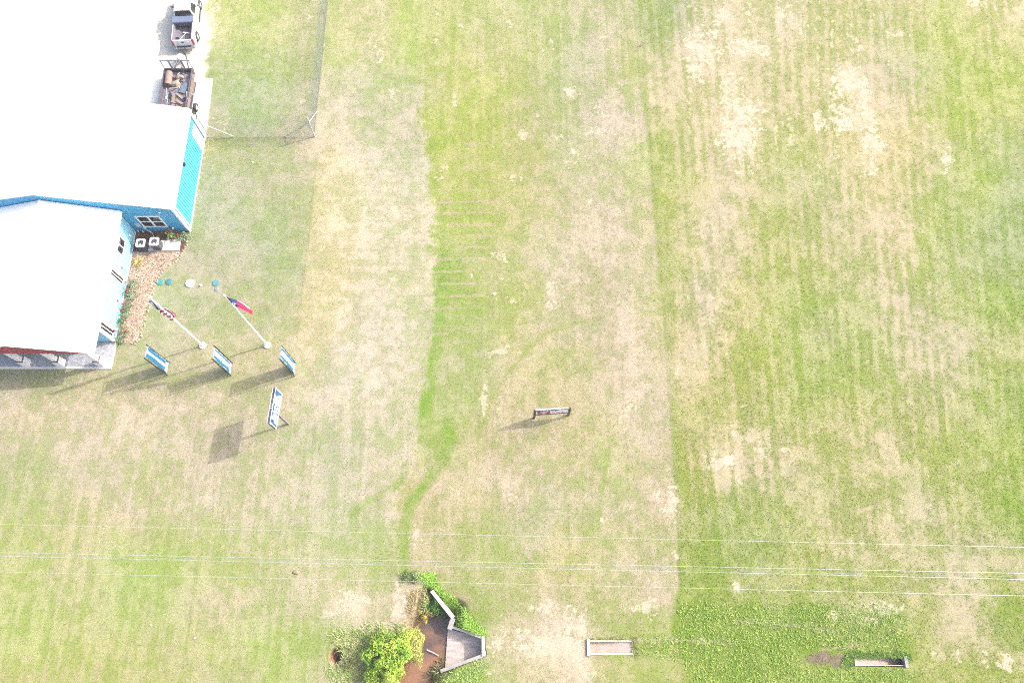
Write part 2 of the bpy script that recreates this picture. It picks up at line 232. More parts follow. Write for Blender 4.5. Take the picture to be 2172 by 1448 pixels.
# bare sandy spots: x, y, half width, half height, strength
BARE = """1530,36,14,16,.9;1490,100,28,32,1;1482,146,14,14,.8;1579,98,28,16,1;1619,109,8,10,.9;1540,190,18,40,.8;1577,233,30,14,.9;1570,277,28,50,1;1559,325,16,25,.8;1580,262,14,30,.9;1654,33,12,14,.7;1694,58,12,10,.6;1799,171,24,26,1.1;1832,204,10,14,1;1818,248,32,22,1.1;1774,255,9,9,.8;1737,259,12,16,.9;1850,310,18,20,1.1;1847,354,12,12,.9;2007,339,10,20,.9;1905,70,14,10,.6;1825,100,7,4,.8;2073,8,20,6,.7
1533,975,34,15,1.2;1613,958,12,10,.9;1661,954,10,7,.8;1557,919,12,16,.9;1438,783,6,20,.9;1427,695,7,8,.7;1580,861,7,5,.6;1520,985,24,10,1;1565,1010,12,14,.9;1425,1070,22,26,1;1435,1180,8,8,.9;1562,1247,11,11,1.3;1450,1100,8,6,.8;1770,1305,18,10,.9;1862,1293,40,15,.9;1848,1312,26,9,.8;2030,1390,10,10,.8;2135,1400,14,16,1;2092,1395,9,15,.8;1980,1385,6,6,.7
745,1280,40,28,1;700,1300,22,14,.8;855,1270,18,40,1;845,1300,14,20,.9;1156,1287,22,20,.9;1110,1349,26,15,1.1;1224,1325,24,30,1.2;1179,1370,76,26,1.2;1215,1380,30,34,1.2;1052,1363,22,18,1;1069,1332,9,15,1;1140,1385,34,12,1;1337,1287,15,9,1;1382,1277,24,20,.9;1334,1070,16,8,.8;1079,1043,12,14,.8;976,1046,12,18,.7;1395,1053,10,14,.9;1279,1101,7,7,.9;883,1143,10,32,.8;1237,1425,20,16,.7;1040,1425,22,7,.7
928,14,9,12,.8;928,45,5,15,.8;927,72,5,5,.8;926,90,5,7,.8;980,4,9,9,.6;980,52,8,8,.7;973,90,6,6,.6;968,128,4,20,.6;965,207,7,15,.8;1077,48,9,11,.6;1168,90,5,5,.8;1163,109,8,6,.7;1211,197,16,11,.9;1287,90,12,28,.5;1277,242,22,20,.6;1270,280,30,10,.9;1180,293,15,10,.9;1111,287,10,9,.9;1146,242,7,5,.7;1217,326,10,10,.9;1205,345,18,8,.7;1092,375,11,11,.8;1253,428,7,5,.8;939,356,10,20,.6;1063,541,12,12,.7;1063,584,7,8,.7;1047,624,5,5,1;1083,638,7,6,.7;1171,620,14,30,.7;1067,746,24,12,.8;1027,814,8,16,.9;1027,853,9,32,.7;1065,857,10,42,.5;1323,681,11,40,.6;1340,767,9,15,.7;1329,880,14,40,.6;1000,585,3,3,1
450,40,14,26,.9;462,15,10,14,.9;668,10,9,12,.8;656,35,7,10,.8;800,115,14,12,.8;812,60,10,26,.5;465,265,16,12,.7;590,56,6,5,.8;475,65,10,8,.7;832,200,10,22,.5;852,245,14,8,.6;640,205,7,22,.6;745,335,24,10,.5;740,1270,16,9,1;710,1385,14,13,.6;735,1395,30,24,.5;720,1425,20,16,.5"""
# strips (mown edges, tyre tracks, washed lines): width, strength, colour, points
STRIPS = [
 (13, 1.0, (148, 206, 80), [(948, 545), (940, 590), (936, 640), (932, 690), (924, 745), (914, 800), (902, 860), (896, 900)]),
 (13, 1.0, (156, 203, 90), [(950, 895), (956, 935), (940, 975), (920, 1005), (895, 1035), (870, 1070), (858, 1120), (855, 1165), (862, 1205)]),
 (9, .7, (172, 206, 100), [(916, 310), (922, 350), (924, 400)]), (8, .5, (176, 206, 104), [(960, 0), (962, 60), (957, 110)]),
 (10, .6, (230, 205, 180), [(945, 1005), (915, 1045), (888, 1085), (880, 1130), (878, 1190)]),
 (9, .6, (160, 203, 95), [(862, 985), (850, 1020), (815, 1048), (775, 1066), (745, 1090)]),
 (5, .55, (182, 203, 108), [(1240, 680), (1160, 705), (1115, 745), (1075, 795), (1045, 840), (1030, 880), (1020, 905)]),
 (5, .4, (190, 205, 120), [(1270, 725), (1180, 762), (1125, 805), (1090, 850)]),
 (3, .6, (180, 200, 115), [(1082, 950), (1070, 990), (1062, 1030), (1058, 1060)]), (3, .4, (185, 203, 115), [(1018, 890), (1012, 960), (1014, 1010)]),
 (4, .45, (230, 208, 185), [(1040, 890), (1034, 960), (1036, 1040)]), (4, .4, (230, 210, 185), [(1070, 950), (1050, 1010)]),
 (6, .5, (228, 205, 175), [(122, 1085), (122, 1130), (118, 1180), (115, 1230)]),
 (3, .5, (205, 185, 140), [(672, 330), (657, 480), (640, 620), (628, 740)]), (5, .4, (225, 200, 165), [(640, 330), (628, 440), (616, 560)]),
 (9, .55, (172, 200, 108), [(1357, 130), (1392, 400), (1412, 600), (1424, 800), (1436, 1000), (1444, 1150)]),
 (5, .95, (226, 206, 180), [(1345, 1287+70), (1420, 1357), (1480, 1358), (1560, 1362)]), (4, .95, (222, 196, 166), [(1745, 1378), (1790, 1370), (1835, 1366)]),
 (4, .85, (225, 208, 178), [(1560, 1318), (1640, 1322), (1720, 1330), (1780, 1336)]),
 (4, .55, (226, 208, 190), [(1465, 560), (1478, 590), (1490, 640), (1500, 690), (1505, 740)]), (4, .4, (226, 210, 195), [(1536, 300), (1540, 370), (1538, 430)]),
 (5, .5, (228, 205, 165), [(1860, 180), (1872, 260), (1880, 340), (1892, 420), (1905, 500)]), (4, .4, (228, 206, 160), [(1905, 190), (1930, 260), (1960, 330)]),
 (4, .4, (226, 208, 180), [(1920, 620), (1940, 680), (1955, 720)]), (3, .4, (166, 204, 96), [(1765, 600), (1772, 660), (1780, 730), (1788, 790)]), (3, .4, (166, 204, 96), [(1808, 600), (1814, 660), (1822, 730)]),
 (1.6, .35, (170, 172, 115), [(437, 294), (540, 294), (668, 292)]), (2.5, .35, (165, 185, 120), [(437, 298), (560, 299)]), (3, .5, (175, 200, 115), [(440, 156), (520, 158), (620, 158)]), (14, 1.15, (172, 148, 136), [(1722, 1394), (1750, 1395), (1778, 1400)]), (4, .4, (165, 203, 95), [(1290, 950), (1278, 1040), (1268, 1120)])]
for yy, xa, xb in [(305, 990, 1030), (356, 985, 1050), (428, 935, 1065), (451, 940, 1060), (476, 948, 1050), (500, 958, 1050), (524, 965, 1040), (549, 925, 1030), (575, 930, 1020), (601, 935, 1010), (627, 925, 1020), (653, 920, 990), (708, 915, 950)]:
    STRIPS.append((3.2, .95, (226, 206, 176), [(xa, yy+1), ((xa+xb)/2, yy), (xb, yy)]))
for yy, xa, xb in [(258, 930, 1010), (282, 925, 1000), (330, 930, 1040), (380, 925, 1050), (404, 930, 1060), (440, 960, 1090), (488, 980, 1080), (512, 940, 1070), (537, 950, 1060), (562, 940, 1040), (588, 940, 1010), (640, 930, 1010), (668, 930, 1000), (690, 925, 990), (730, 920, 980)]:
    STRIPS.append((3.5, .32, (222, 210, 172), [(xa, yy), (xb, yy+2)]))
for k_ in range(13):
    yy = 439+24.7*k_-(8 if k_ < 1 else 0); STRIPS.insert(0, (8.5, .6, (176, 206, 104), [(938, yy), (990, yy+1), (1045-abs(k_-3)*4, yy)]))
for xx in (60, 96, 131, 166, 203, 240, 276): STRIPS.append((3, .5, (220, 198, 165), [(xx+3, 1385+(xx*7) % 23), (xx, 1448), (xx-1, 1500)]))
for xx, y0, y1 in [(205, 900, 1050), (150, 880, 1010), (440, 1000, 1090), (520, 1010, 1095), (555, 1000, 1100), (620, 960, 1080), (575, 1120, 1260), (150, 1100, 1220), (700, 980, 1090), (350, 1000, 1090), (393, 990, 1105), (413, 1010, 1100), (378, 1020, 1110), (330, 1040, 1090), (480, 1030, 1110), (300, 1020, 1080)]: STRIPS.append((3, .35, (238, 220, 195), [(xx, y0), (xx, y1)]))
L2Y = [0, 170, 230, 300, 400, 500, 560, 650, 700, 760, 830, 900, 960, 1010, 1060, 1100, 1448]
L2X = [895, 900, 887, 905, 915, 915, 922, 928, 925, 915, 900, 893, 880, 862, 830, 850, 850]
L1Y = [-50, 0, 100, 200, 300, 400, 550, 650, 750, 850, 950, 1050, 1150, 1250, 1300, 1340, 1390, 1448]
L1X = [1343, 1346, 1352, 1362, 1379, 1386, 1396, 1407, 1415, 1422, 1430, 1436, 1440, 1438, 1430, 1425, 1440, 1462]
def gxy(pts, z=0.0): return [tuple(at(x, y, z)[:2]) for x, y in pts]
# the creek: pond bed, channel, concrete apron
POND = gxy([(920, 1309), (948, 1302), (960, 1303), (951, 1332), (946, 1372), (938, 1398), (926, 1408), (912, 1422), (903, 1448), (897, 1480), (835, 1480), (846, 1448), (860, 1420), (876, 1408), (893, 1394), (906, 1374), (898, 1357), (889, 1341), (896, 1330)], -1.2)
APRON = gxy([(950, 1326), (960, 1322), (1026, 1349), (1029, 1389), (930, 1428), (941, 1412)], -.7)
BACK = gxy([(905, 1255), (915, 1256), (962, 1308), (950, 1325), (915, 1320), (893, 1300)], -.6)
PIPE1 = gxy([(1251, 1362), (1340, 1363), (1340, 1381), (1251, 1381)], 0)
PIPE2 = gxy([(1812, 1395), (1920, 1395), (1920, 1410), (1812, 1410)], 0)
HOLE = at(709, 1391, 0)
L1W = [tuple(at(x, y)[:2]) for x, y in zip(L1X, L1Y)]
def terrain(X, Y):
    X = np.asarray(X, float); Y = np.asarray(Y, float)
    z = .035*fbm(X/5, Y/5, 3)+.018*fbm(X/.9, Y/.9, 5, 2)
    near = (X > -14) & (X < 4) & (Y < 8) & (Y > -9)
    if near.any():
        x, y = X[near], Y[near]
        dp = poly_sd(x, y, POND)+.12*fbm(x/.8, y/.8, 9); zz = z[near]
        zz = np.minimum(zz, -1.62+1.62*sstep(-.25, 1.25, dp))
        zz = np.minimum(zz, np.where(poly_sd(x, y, APRON) < .04, -1.5, 1))
        zz = np.minimum(zz, -1.2+1.2*sstep(-.3, .55, poly_sd(x, y, BACK)))
        dh = np.hypot((x-HOLE.x-.12)/.36, (y-HOLE.y)/.45); zz = np.minimum(zz, -.8+.85*sstep(.6, 1.15, dh+.3*fbm(x*2.5, y*2.5, 4)))
        z[near] = zz
    for P, xa, xb, za, zb in ((PIPE1, 5.2, 8.1, -.6, -.05), (PIPE2, 22.8, 26.1, -.05, -.95)):
        i = poly_sd(X, Y, P) < .06
        z = np.where(i, np.minimum(z, za+(zb-za)*np.clip((X-xa)/(xb-xa), 0, 1)-.1), z)
    d = pxy(X, Y); s = sstep(-4, 4, d[0]-np.interp(d[1], L1Y, L1X)+2*fbm(X*1.5, Y*1.5, 31, 2))*sstep(1340, 1290, d[1])
    return z+.02*s
def pxy(X, Y):
    dep = np.maximum(Y*sT+CH*cT, 8); up = Y*cT-CH*sT
    return 1086+F*X/dep, 724-F*up/dep
def bed(z_in):
    return z_in
def parse(t): return np.array([[float(v) for v in e.split(',')] for l in t.split('\n') for e in l.split(';') if e.strip()])
GX0, GY0, GS = -260, -200, 14.0
GNX, GNY = 194, 132
def zone_field(t, sig=34.):
    P = parse(t); gx = GX0+GS*np.arange(GNX); gy = GY0+GS*np.arange(GNY); A, B = np.meshgrid(gx, gy)
    num = np.zeros(A.shape+(3,)); den = np.zeros(A.shape)
    for p in P:
        d2 = (A-p[0])**2+(B-p[1])**2
        wt = np.exp(-d2/(2*sig*sig))+1e-3/(1+(d2/4e3))**2.2
        num += wt[..., None]*p[2:5]; den += wt
    return num/den[..., None]
def samp(G, px, py):
    fx = np.clip((px-GX0)/GS, 0, GNX-1.001); fy = np.clip((py-GY0)/GS, 0, GNY-1.001); i = fx.astype(int); j = fy.astype(int); u = (fx-i)[:, None]; v = (fy-j)[:, None]
    return (G[j, i]*(1-u)+G[j, i+1]*u)*(1-v)+(G[j+1, i]*(1-u)+G[j+1, i+1]*u)*v
ZF = [zone_field(t) for t in (LAWN, MIDDLE, FIELD)]
GREEN = np.array([-24., 2., -34.])     # from mixed turf towards fresh grass (colour as seen)
def paint(X, Y):
    "colour of the ground as seen in sun (0-255) for flat arrays of places"
    px, py = pxy(X, Y); px = np.clip(px, -250, 2420); py = np.clip(py, -190, 1620)
    n1 = fbm(X/1.1, Y/1.1, 11); n2 = fbm(X/.42, Y/.42, 12, 3); n3 = fbm(X*5.2, Y*5.2, 13, 3); nb = fbm(X/3.4, Y/3.4, 14, 3)
    # warp the survey so its patches get ragged edges
    qx = px+16*fbm(X/1.6, Y/1.6, 15)+6*n2; qy = py+16*fbm(X/1.6, Y/1.6, 16)+6*fbm(X/.5, Y/.5, 18, 2)
    c = [samp(g, qx, qy) for g in ZF]
    x2 = np.interp(py, L2Y, L2X); so = np.interp(py, [0, 150, 180, 980, 1050, 1120, 1448], [40, 30, 9, 9, 14, 50, 60])
    n4 = fbm(X*8.5, Y*8.5, 19, 2); m2 = sstep(-so, so, px-x2+4*n1+9*n2+9*n3)
    x1 = np.interp(py, L1Y, L1X); s1 = np.interp(py, [0, 1250, 1330, 1448], [6, 6, 12, 22])
    m1 = sstep(-s1, s1, px-x1+2.5*n2)
    c[0] = c[0]+.13*(255-c[0])*np.array([1, .75, .85]); c[1] = c[1]+.03*(255-c[1])+np.array([4, -3, 5.]); c[2] = c[2]+np.array([3, -2, 4.])
    col = c[0]*(1-m2)[:, None]+c[1]*m2[:, None]; col = col*(1-m1)[:, None]+c[2]*m1[:, None]
    lawn = (1-m2)*(1-m1); field = m1
    # mower lines and cultivation rows
    along = fbm(X/.26, Y/8., 21, 3); rows = np.sin(2*np.pi*(X-.13*(Y-30)*sstep(14, 34, X)+.12*fbm(X/3, Y/6, 24))/.88); across = fbm(X/6., Y/.3, 22, 3); fan = fbm((X-.13*(Y-30)*sstep(14, 34, X))/.38, Y/5., 23, 3)
    al = sstep(760, 980, py)*lawn+.5*sstep(350, 200, py)*(1-field)+.42*m2*(1-m1); ac = lawn*sstep(700, 620, abs(px-560)*0+py)*sstep(560, 640, px)*sstep(300, 380, py)+.35*lawn
    mot = .55*n1+.58*n2+.40*n3+.10*n4+.30*nb+al*along*.55+ac*across*.20+field*(fan*.55+rows*.28)*np.clip(.75+.6*nb, .15, 1.3)*(.9*sstep(1300, 1000, py)+.1)
    g = np.tanh(2.6*mot)*(1.0+.12*m2+.25*field)
    col = col+np.maximum(g, 0)[:, None]*np.array([-20., -4., -25.])-np.minimum(g, 0)[:, None]*np.array([17., 11, 21.])
    lum = 4*n3+5*n4+3*n2+RNG.normal(0, 1, X.shape)*(2.5+2.5*field)
    col = col+lum[:, None]*np.array([1., 1., 1.05])
    ed = px-np.interp(py, [325, 480, 620, 760], [678, 659, 644, 626])+2*n2+1.5*n3; yb = sstep(318, 332, py)*sstep(790, 690, py)*lawn
    t1 = yb*sstep(-3, 3, ed)*sstep(800, 690, px); t2 = yb*sstep(3, -3, ed)*sstep(520, 640, px); col = col+t1[:, None]*np.array([5, 1, -2.])+t2[:, None]*np.array([-12, -3, -8.])
    dt = .34*field*sstep(1272, 1312, py)*sstep(1965, 1905, px)*sstep(1425, 1455, px)*np.clip(.8+.35*n1, .2, 1); col = col*(1-dt[:, None])+dt[:, None]*(np.array([150, 194, 82.])+g[:, None]*np.array([-16, -10, -12]))
    # thatch: pinkish grey-brown between the field's clumps
    th = sstep(.15, .75, fbm(X/.8, Y/1.1, 41)*.7+.5*n2+.35*n3-.1)*(.42*field+.18*m2*(1-m1)+.08*lawn)*sstep(115, 165, col[:, 2])
    col = col*(1-th[:, None])+th[:, None]*np.array([226, 214, 186.])
    for i, e in enumerate(STRIPS):
        d = line_d(px, py, e[3]); lim = e[0]*2.5
        k = d < lim
        if not k.any(): continue
        ends = 1.0
        a = e[1]*sstep(e[0]*1.25, e[0]*.45, d[k]+e[0]*.45*n2[k]+e[0]*.25*n1[k])*np.clip(.8+.5*n1[k], 0, 1)
        col[k] = col[k]*(1-a[:, None])+a[:, None]*(np.array(e[2], float)+lum[k][:, None]+g[k][:, None]*np.array([-10., 2, -12]))
    ex = np.maximum(col[:, 1]-col[:, 0], 0); col = col+(ex*(.75+.25*field))[:, None]*np.array([.32, -.12, .12])
    pk = np.maximum(col[:, 0]-col[:, 1]-7, 0); col[:, 1] += .42*pk; col[:, 2] -= .12*pk
    sand = np.zeros(X.shape); rowb = fbm(X/1.4, Y/.28, 51, 3)
    for x, y, rx, ry, st in parse(BARE):
        if x > 1440 and y < 420: rx, ry, st = rx*1.35, ry*1.3, st*1.15
        k = (abs(px-x) < rx*1.9) & (abs(py-y) < ry*1.9)
        if not k.any(): continue
        d = np.hypot((px[k]-x)/rx, (py[k]-y)/ry)
        v = (1.35-d)*.75*st+.30*n1[k]+.48*n2[k]+.55*n3[k]+.2*n4[k]+.22*rowb[k]*(1 if x > 1400 else .3)
        sand[k] = np.maximum(sand[k], sstep(.38, .68, v)*min(1, .45+.5*st))
    zone = field*sstep(1960, 1880, px-.12*(py-200))*sstep(1400, 1470, px-.10*(py-100))*sstep(470, 330, py); sand = np.maximum(sand, .75*zone*sstep(.42, .85, fan*.75+.35*n2+.45*n3+.25*n1+.12*rowb))
    zone = field*sstep(1400, 1440, px)*sstep(1600, 1520, px)*sstep(250, 420, py)*sstep(900, 780, py); sand = np.maximum(sand, .45*zone*sstep(.42, .85, fan*.75+.35*n2+.45*n3))
    sc = np.array([257, 242, 216.])+np.outer(4*n3+5*n2, [1, 1.2, 1.5])
    col = col*(1-sand[:, None])+sand[:, None]*sc
    # faded scatter of sand around the culvert drive and in the field
    sp = sstep(.66, .95, n2*.6+n3*.8+.2*n4+.25*n1)*(.5*field+.25*m2*(1-m1)+.10*lawn)
    col = col*(1-.55*sp[:, None])+.55*sp[:, None]*np.array([244, 228, 200.])
    # fresh dark clumps
    gc = sstep(.55, 1.05, -n2*.75+n3*.6+.3*fbm(X/2.2, Y/2.2, 61))*(.75*field+.3*m2*(1-m1)+.15*lawn)
    col = col*(1-.5*gc[:, None])+.5*gc[:, None]*np.array([140, 178, 75.])
    k = (Y < 8) & (X > -14) & (X < 3)
    if k.any():
        x, y = X[k], Y[k]; dp = poly_sd(x, y, POND)+.10*n1[k]; a = sstep(.75, .2, dp+.25*n2[k])[:, None]; mud = np.array([205, 148, 112.])+np.outer(10*n2[k]+6*n3[k], [1, .9, .8])
        pale = sstep(26, 6, abs(px[k]-857)*1.3+abs(py[k]-1436)*.5)[:, None]; mud = mud*(1-pale)+pale*np.array([240, 196, 160.])
        bank = sstep(1.9, .9, dp+.5*n1[k]+.3*n2[k])[:, None]*.55
        cc = col[k]*(1-bank)+bank*np.array([205, 182, 150.]); cc = cc*(1-a)+a*mud
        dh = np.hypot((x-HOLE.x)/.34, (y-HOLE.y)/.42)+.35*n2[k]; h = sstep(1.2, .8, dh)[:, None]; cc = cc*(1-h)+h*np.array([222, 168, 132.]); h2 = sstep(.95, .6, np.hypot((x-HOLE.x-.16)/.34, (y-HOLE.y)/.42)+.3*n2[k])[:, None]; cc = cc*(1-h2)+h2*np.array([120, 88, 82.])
        col[k] = cc
    # gravel yard and its frayed edge, mulch edge
    yd = px-np.interp(py, [-60, 0, 40, 80, 120, 165], [436, 440, 444, 446, 440, 436])
    gv = np.maximum(sstep(10, -12, yd+9*n1+6*n2+3*n3)*(py < 170), 1.0*((px < 330) & (py < 300)))
    col = col*(1-gv[:, None])+gv[:, None]*(np.array([284, 280, 272.])+np.outer(5*n3+4*n2, [1, 1, 1.]))
    return col
GM = mat_attr('turf', rough=.95, amp=.14, s1=11., s2=30., bump=.5, dist=.05, spec=.05)
def make_ground():
    def axis(a, b, st, far):
        v = list(np.arange(a, b, st)); s = st
        while v[-1] < far: s *= 1.35; v.append(v[-1]+s)
        s = st; lo = []; q = a
        while q > -far: s *= 1.35; q -= s; lo.append(q)
        return np.array(lo[::-1]+v)
    xs = axis(-49, 49, .08, 1500); ys = axis(-6.5, 56.5, .08, 1500)
    X, Y = np.meshgrid(xs, ys); X = X.ravel(); Y = Y.ravel(); nx, ny = len(xs), len(ys)
    Z = terrain(X, Y)
    c = paint(X, Y); alb = np.clip(lin(c)/(KK*.9), .008, .85)
    me = bpy.data.meshes.new('ground'); me.vertices.add(nx*ny); me.vertices.foreach_set('co', np.stack([X, Y, Z], 1).astype(np.float32).ravel())
    i = (np.arange(ny-1)[:, None]*nx+np.arange(nx-1)[None, :]).ravel(); q = np.stack([i, i+1, i+nx+1, i+nx], 1).astype(np.int32)
    me.loops.add(q.size); me.loops.foreach_set('vertex_index', q.ravel()); me.polygons.add(len(q)); me.polygons.foreach_set('loop_start', np.arange(0, q.size, 4, dtype=np.int32))
    me.polygons.foreach_set('use_smooth', np.ones(len(q), bool))
    a = me.color_attributes.new('Col', 'FLOAT_COLOR', 'POINT'); a.data.foreach_set('color', np.concatenate([alb, np.ones((len(alb), 1))], 1).astype(np.float32).ravel())
    me.materials.append(GM); me.update(calc_edges=True)
    o = bpy.data.objects.new('ground', me); COL.objects.link(o); o['kind'] = 'structure'; o['label'] = 'mown and unmown grass ground with sandy bare patches'
    return o
make_ground()
def gz(x, y): return float(terrain(np.array([x]), np.array([y]))[0])
# ------------------------------------------------------------------ materials for built things
WHITE = mat('white_metal', (.80, .80, .79), rough=.4, var=.03, scale=1.2)
ROOF = mat('white_roof_metal', (.78, .785, .79), rough=.5, var=.04, scale=.6)
TEAL = mat('blue_siding', (.055, .32, .53), rough=.42, var=.06, scale=1.0, spec=.3)
TEAL2 = mat('pale_blue_siding', (.22, .50, .64), rough=.45, var=.06, scale=1.0, spec=.3)
GLASS = mat('dark_glass', (.022, .026, .032), rough=.08, var=.5, scale=2.5, spec=.6)
RED = mat('red_siding', (.30, .045, .06), rough=.6, var=.16, scale=2, stretch=(.4, .4, 3))
CONC = mat('pale_concrete', (.46, .43, .40), rough=.9, var=.12, scale=1.4, bump=.25)
CONCW = mat('white_concrete', (.56, .54, .51), rough=.9, var=.08, scale=.8, bump=.2)
STAMP = mat('stamped_porch_concrete', (.19, .20, .24), rough=.55, scale=6.5, col2=(.36, .36, .385), bump=.3, bscale=9)
BRICK = mat('brown_brick', (.14, .085, .075), rough=.9, var=.3, scale=8)
DARK = mat('dark_metal', (.018, .016, .017), rough=.5, var=.2, scale=5)
GREY = mat('grey_metal', (.20, .20, .23), rough=.45, var=.1, scale=4)
GALV = mat('galvanised_pipe', (.40, .42, .46), rough=.4, var=.1, scale=6, metal=.3)
# ------------------------------------------------------------------ yard and pads (setting)
def flat(name, pts, z0, z1, m, lab, kind='structure'):
    b = MB(); b.prism(pts, z0, z1); o = b.build(name, m); return label(o, lab, kind=kind)
flat('concrete_pad', [tuple(at(*p)[:2]) for p in [(-60, 166), (415, 165), (452, 168), (436, 292), (433, 300), (-60, 300)]], -.1, .06, CONCW, 'white concrete pad behind the blue workshop')
# ------------------------------------------------------------------ ribbed wall helper: wall along a line, top heights from a function
def ribbed(b, p0, p1, n_out, z0, ztop, step=.305, rib=.05, rw=.05):
    p0, p1 = Vector(p0), Vector(p1); L_ = (p1-p0).length; d = (p1-p0)/L_; n = Vector(n_out)
    s = 0.0; prof = []
    while s < L_-1e-6:
        e = min(s+step, L_); prof += [(s, 0), (max(s, e-rw*2.2), 0), (max(s, e-rw*1.5), rib), (max(s, e-rw*.5), rib), (e, 0)]; s = e
    pts = []
    for a, o in prof:
        q = p0+d*a+n*o; pts.append((q, ztop(a)))
    for (q, t), (q2, t2) in zip(pts[:-1], pts[1:]):
        if (q2-q).length < 1e-5: continue
        b.add([(q.x, q.y, z0), (q2.x, q2.y, z0), (q2.x, q2.y, t2), (q.x, q.y, t)], [(0, 1, 2, 3)])
# ------------------------------------------------------------------ workshop (behind) ------------------------------------------------
XE, XR, XW = -26.10, -35.53, -44.96; YS, YN = 30.27, 39.33; ZE, ZR = 3.52, 5.66
shop = thing('workshop_building', (XR, 35, 0), 'large white gabled metal roof over bright blue ribbed walls, beside the parked pickup', 'building')
sl_ = (ZR-ZE)/(XE-XR)*-1
slope = (ZR-ZE)/abs(XE-XR)
b = MB(); ribbed(b, (XE, YS, 0), (XE, YN, 0), (1, 0, 0), .0, lambda a: ZE, step=.29); b.build('wall', TEAL, shop, fix=False)
b = MB(); ribbed(b, (XW, YS, 0), (XE, YS, 0), (0, -1, 0), .0, lambda a: ZE+slope*min(a, (XE-XW)-a), step=.305, rib=.026); b.build('wall', TEAL, shop, fix=False)
b = MB(); ribbed(b, (XE, YN, 0), (XW, YN, 0), (0, 1, 0), .0, lambda a: ZE+slope*min(a, (XE-XW)-a)); b.build('wall', TEAL, shop, fix=False)
b = MB(); ribbed(b, (XW, YN, 0), (XW, YS, 0), (-1, 0, 0), .0, lambda a: ZE); b.build('wall', TEAL, shop, fix=False)
def gable_roof(xe, xr, xw, ze, zr, y0, y1, t=.09, step=.61, rib=.022):
    b = MB()
    for xa, xb, za, zb in ((xr, xe, zr, ze), (xw, xr, ze, zr)):
        b.hexa([(xa, y0, za), (xb, y0, zb), (xb, y1, zb), (xa, y1, za)], [(xa, y0, za+t), (xb, y0, zb+t), (xb, y1, zb+t), (xa, y1, za+t)])
        y = y0+step*.5
        while y < y1-.05:
            b.hexa([(xa, y-.02, za+t), (xb, y-.02, zb+t), (xb, y+.02, zb+t), (xa, y+.02, za+t)], [(xa, y-.01, za+t+rib), (xb, y-.01, zb+t+rib), (xb, y+.01, zb+t+rib), (xa, y+.01, za+t+rib)]); y += step
    b.hexa([(xr-.16, y0-.004, zr+t-.01), (xr+.16, y0-.004, zr+t-.01), (xr+.16, y1+.004, zr+t-.01), (xr-.16, y1+.004, zr+t-.01)], [(xr-.05, y0-.004, zr+t+.05), (xr+.05, y0-.004, zr+t+.05), (xr+.05, y1+.004, zr+t+.05), (xr-.05, y1+.004, zr+t+.05)])
    return b
gable_roof(XE+.06, XR, XW-.06, ZE+.02-slope*.06, ZR+.02, YS-.10, YN+.12).build('roof', ROOF, shop)
b = MB(); b.box(XE+.065, XE+.20, YS-.05, YN+.07, ZE-.08, ZE+.05); b.build('gutter', WHITE, shop)
b = MB(); b.box(XE+.035, XE+.075, YS+.02, YN-.02, .02, .16); b.build('base_trim', WHITE, shop)
for y, x in ((YS+.02, XE), (YN-.02, XE)):
    b = MB(); b.box(x-.02, x+.052, y-.11, y+.11, .0, ZE-.1); b.box(x-.14, x+.048, y-.055 if y < 35 else y-.02, y+.02 if y < 35 else y+.055, .0, ZE-.1); b.build('corner_trim', WHITE, shop)
for y in (YS+.26, YN-.26):
    b = MB(); b.box(XE+.04, XE+.14, y-.05, y+.05, .06, ZE-.05); b.build('downspout', WHITE, shop)
    b = MB(); b.box(XE+.02, XE+.045, y+.06*(1 if y < 35 else -1)-.02, y+.06*(1 if y < 35 else -1)+.02+.08*0, .1, ZE-.1); b.build('seam_strip', DARK, shop)
# door in the east wall
b = MB(); b.box(XE-.02, XE+.06, 37.72, 38.84, .06, 2.40); dr = b.build('door', mat('door_white', (.78, .77, .75), rough=.5, var=.03), shop)
b = MB(); b.box(XE+.06, XE+.075, 37.86, 38.70, 1.15, 2.2); b.build('panel', WHITE, dr); b = MB(); b.tube((XE+.06, 37.86, 1.0), (XE+.13, 37.86, 1.0), .035); b.build('handle', GALV, dr)
b = MB(); b.box(XE+.03, XE+.20, 34.30, 34.62, 3.12, 3.34); b.box(XE+.20, XE+.26, 34.33, 34.59, 3.10, 3.24); b.build('wall_light', DARK, shop)
# window of the gable wall: 2 x 2 panes
def window(parent, axis, pos, a0, a1, z0, z1, cols, rows, fw=.09, mw=.05, out=1, glass=GLASS, fd=.07):
    "frame and bars as one mesh, each pane a child"
    b = MB()
    def bx(u0, u1, w0, w1, d0, d1):
        if axis == 'y': b.box(u0, u1, min(pos+out*d0, pos+out*d1), max(pos+out*d0, pos+out*d1), w0, w1)
        else: b.box(min(pos+out*d0, pos+out*d1), max(pos+out*d0, pos+out*d1), u0, u1, w0, w1)
    bx(a0, a1, z0, z0+fw, -.02, fd); bx(a0, a1, z1-fw, z1, -.02, fd); bx(a0, a0+fw, z0+fw, z1-fw, -.02, fd-.003); bx(a1-fw, a1, z0+fw, z1-fw, -.02, fd-.003)
    iw = (a1-a0-2*fw); ih = (z1-z0-2*fw)
    for c in range(1, cols): bx(a0+fw+iw*c/cols-mw, a0+fw+iw*c/cols+mw, z0+fw, z1-fw, -.02, fd-.012)
    for r in range(1, rows): bx(a0+fw, a1-fw, z0+fw+ih*r/rows-mw*.7, z0+fw+ih*r/rows+mw*.7, -.02, fd-.016)
    f = b.build('window', WHITE, parent)
    for c in range(cols):
        for r in range(rows):
            b = MB(); bx2 = (a0+fw+iw*c/cols, a0+fw+iw*(c+1)/cols, z0+fw+ih*r/rows, z0+fw+ih*(r+1)/rows)
            bx(*bx2, .028, .034); b.build('pane', glass, f)
    return f
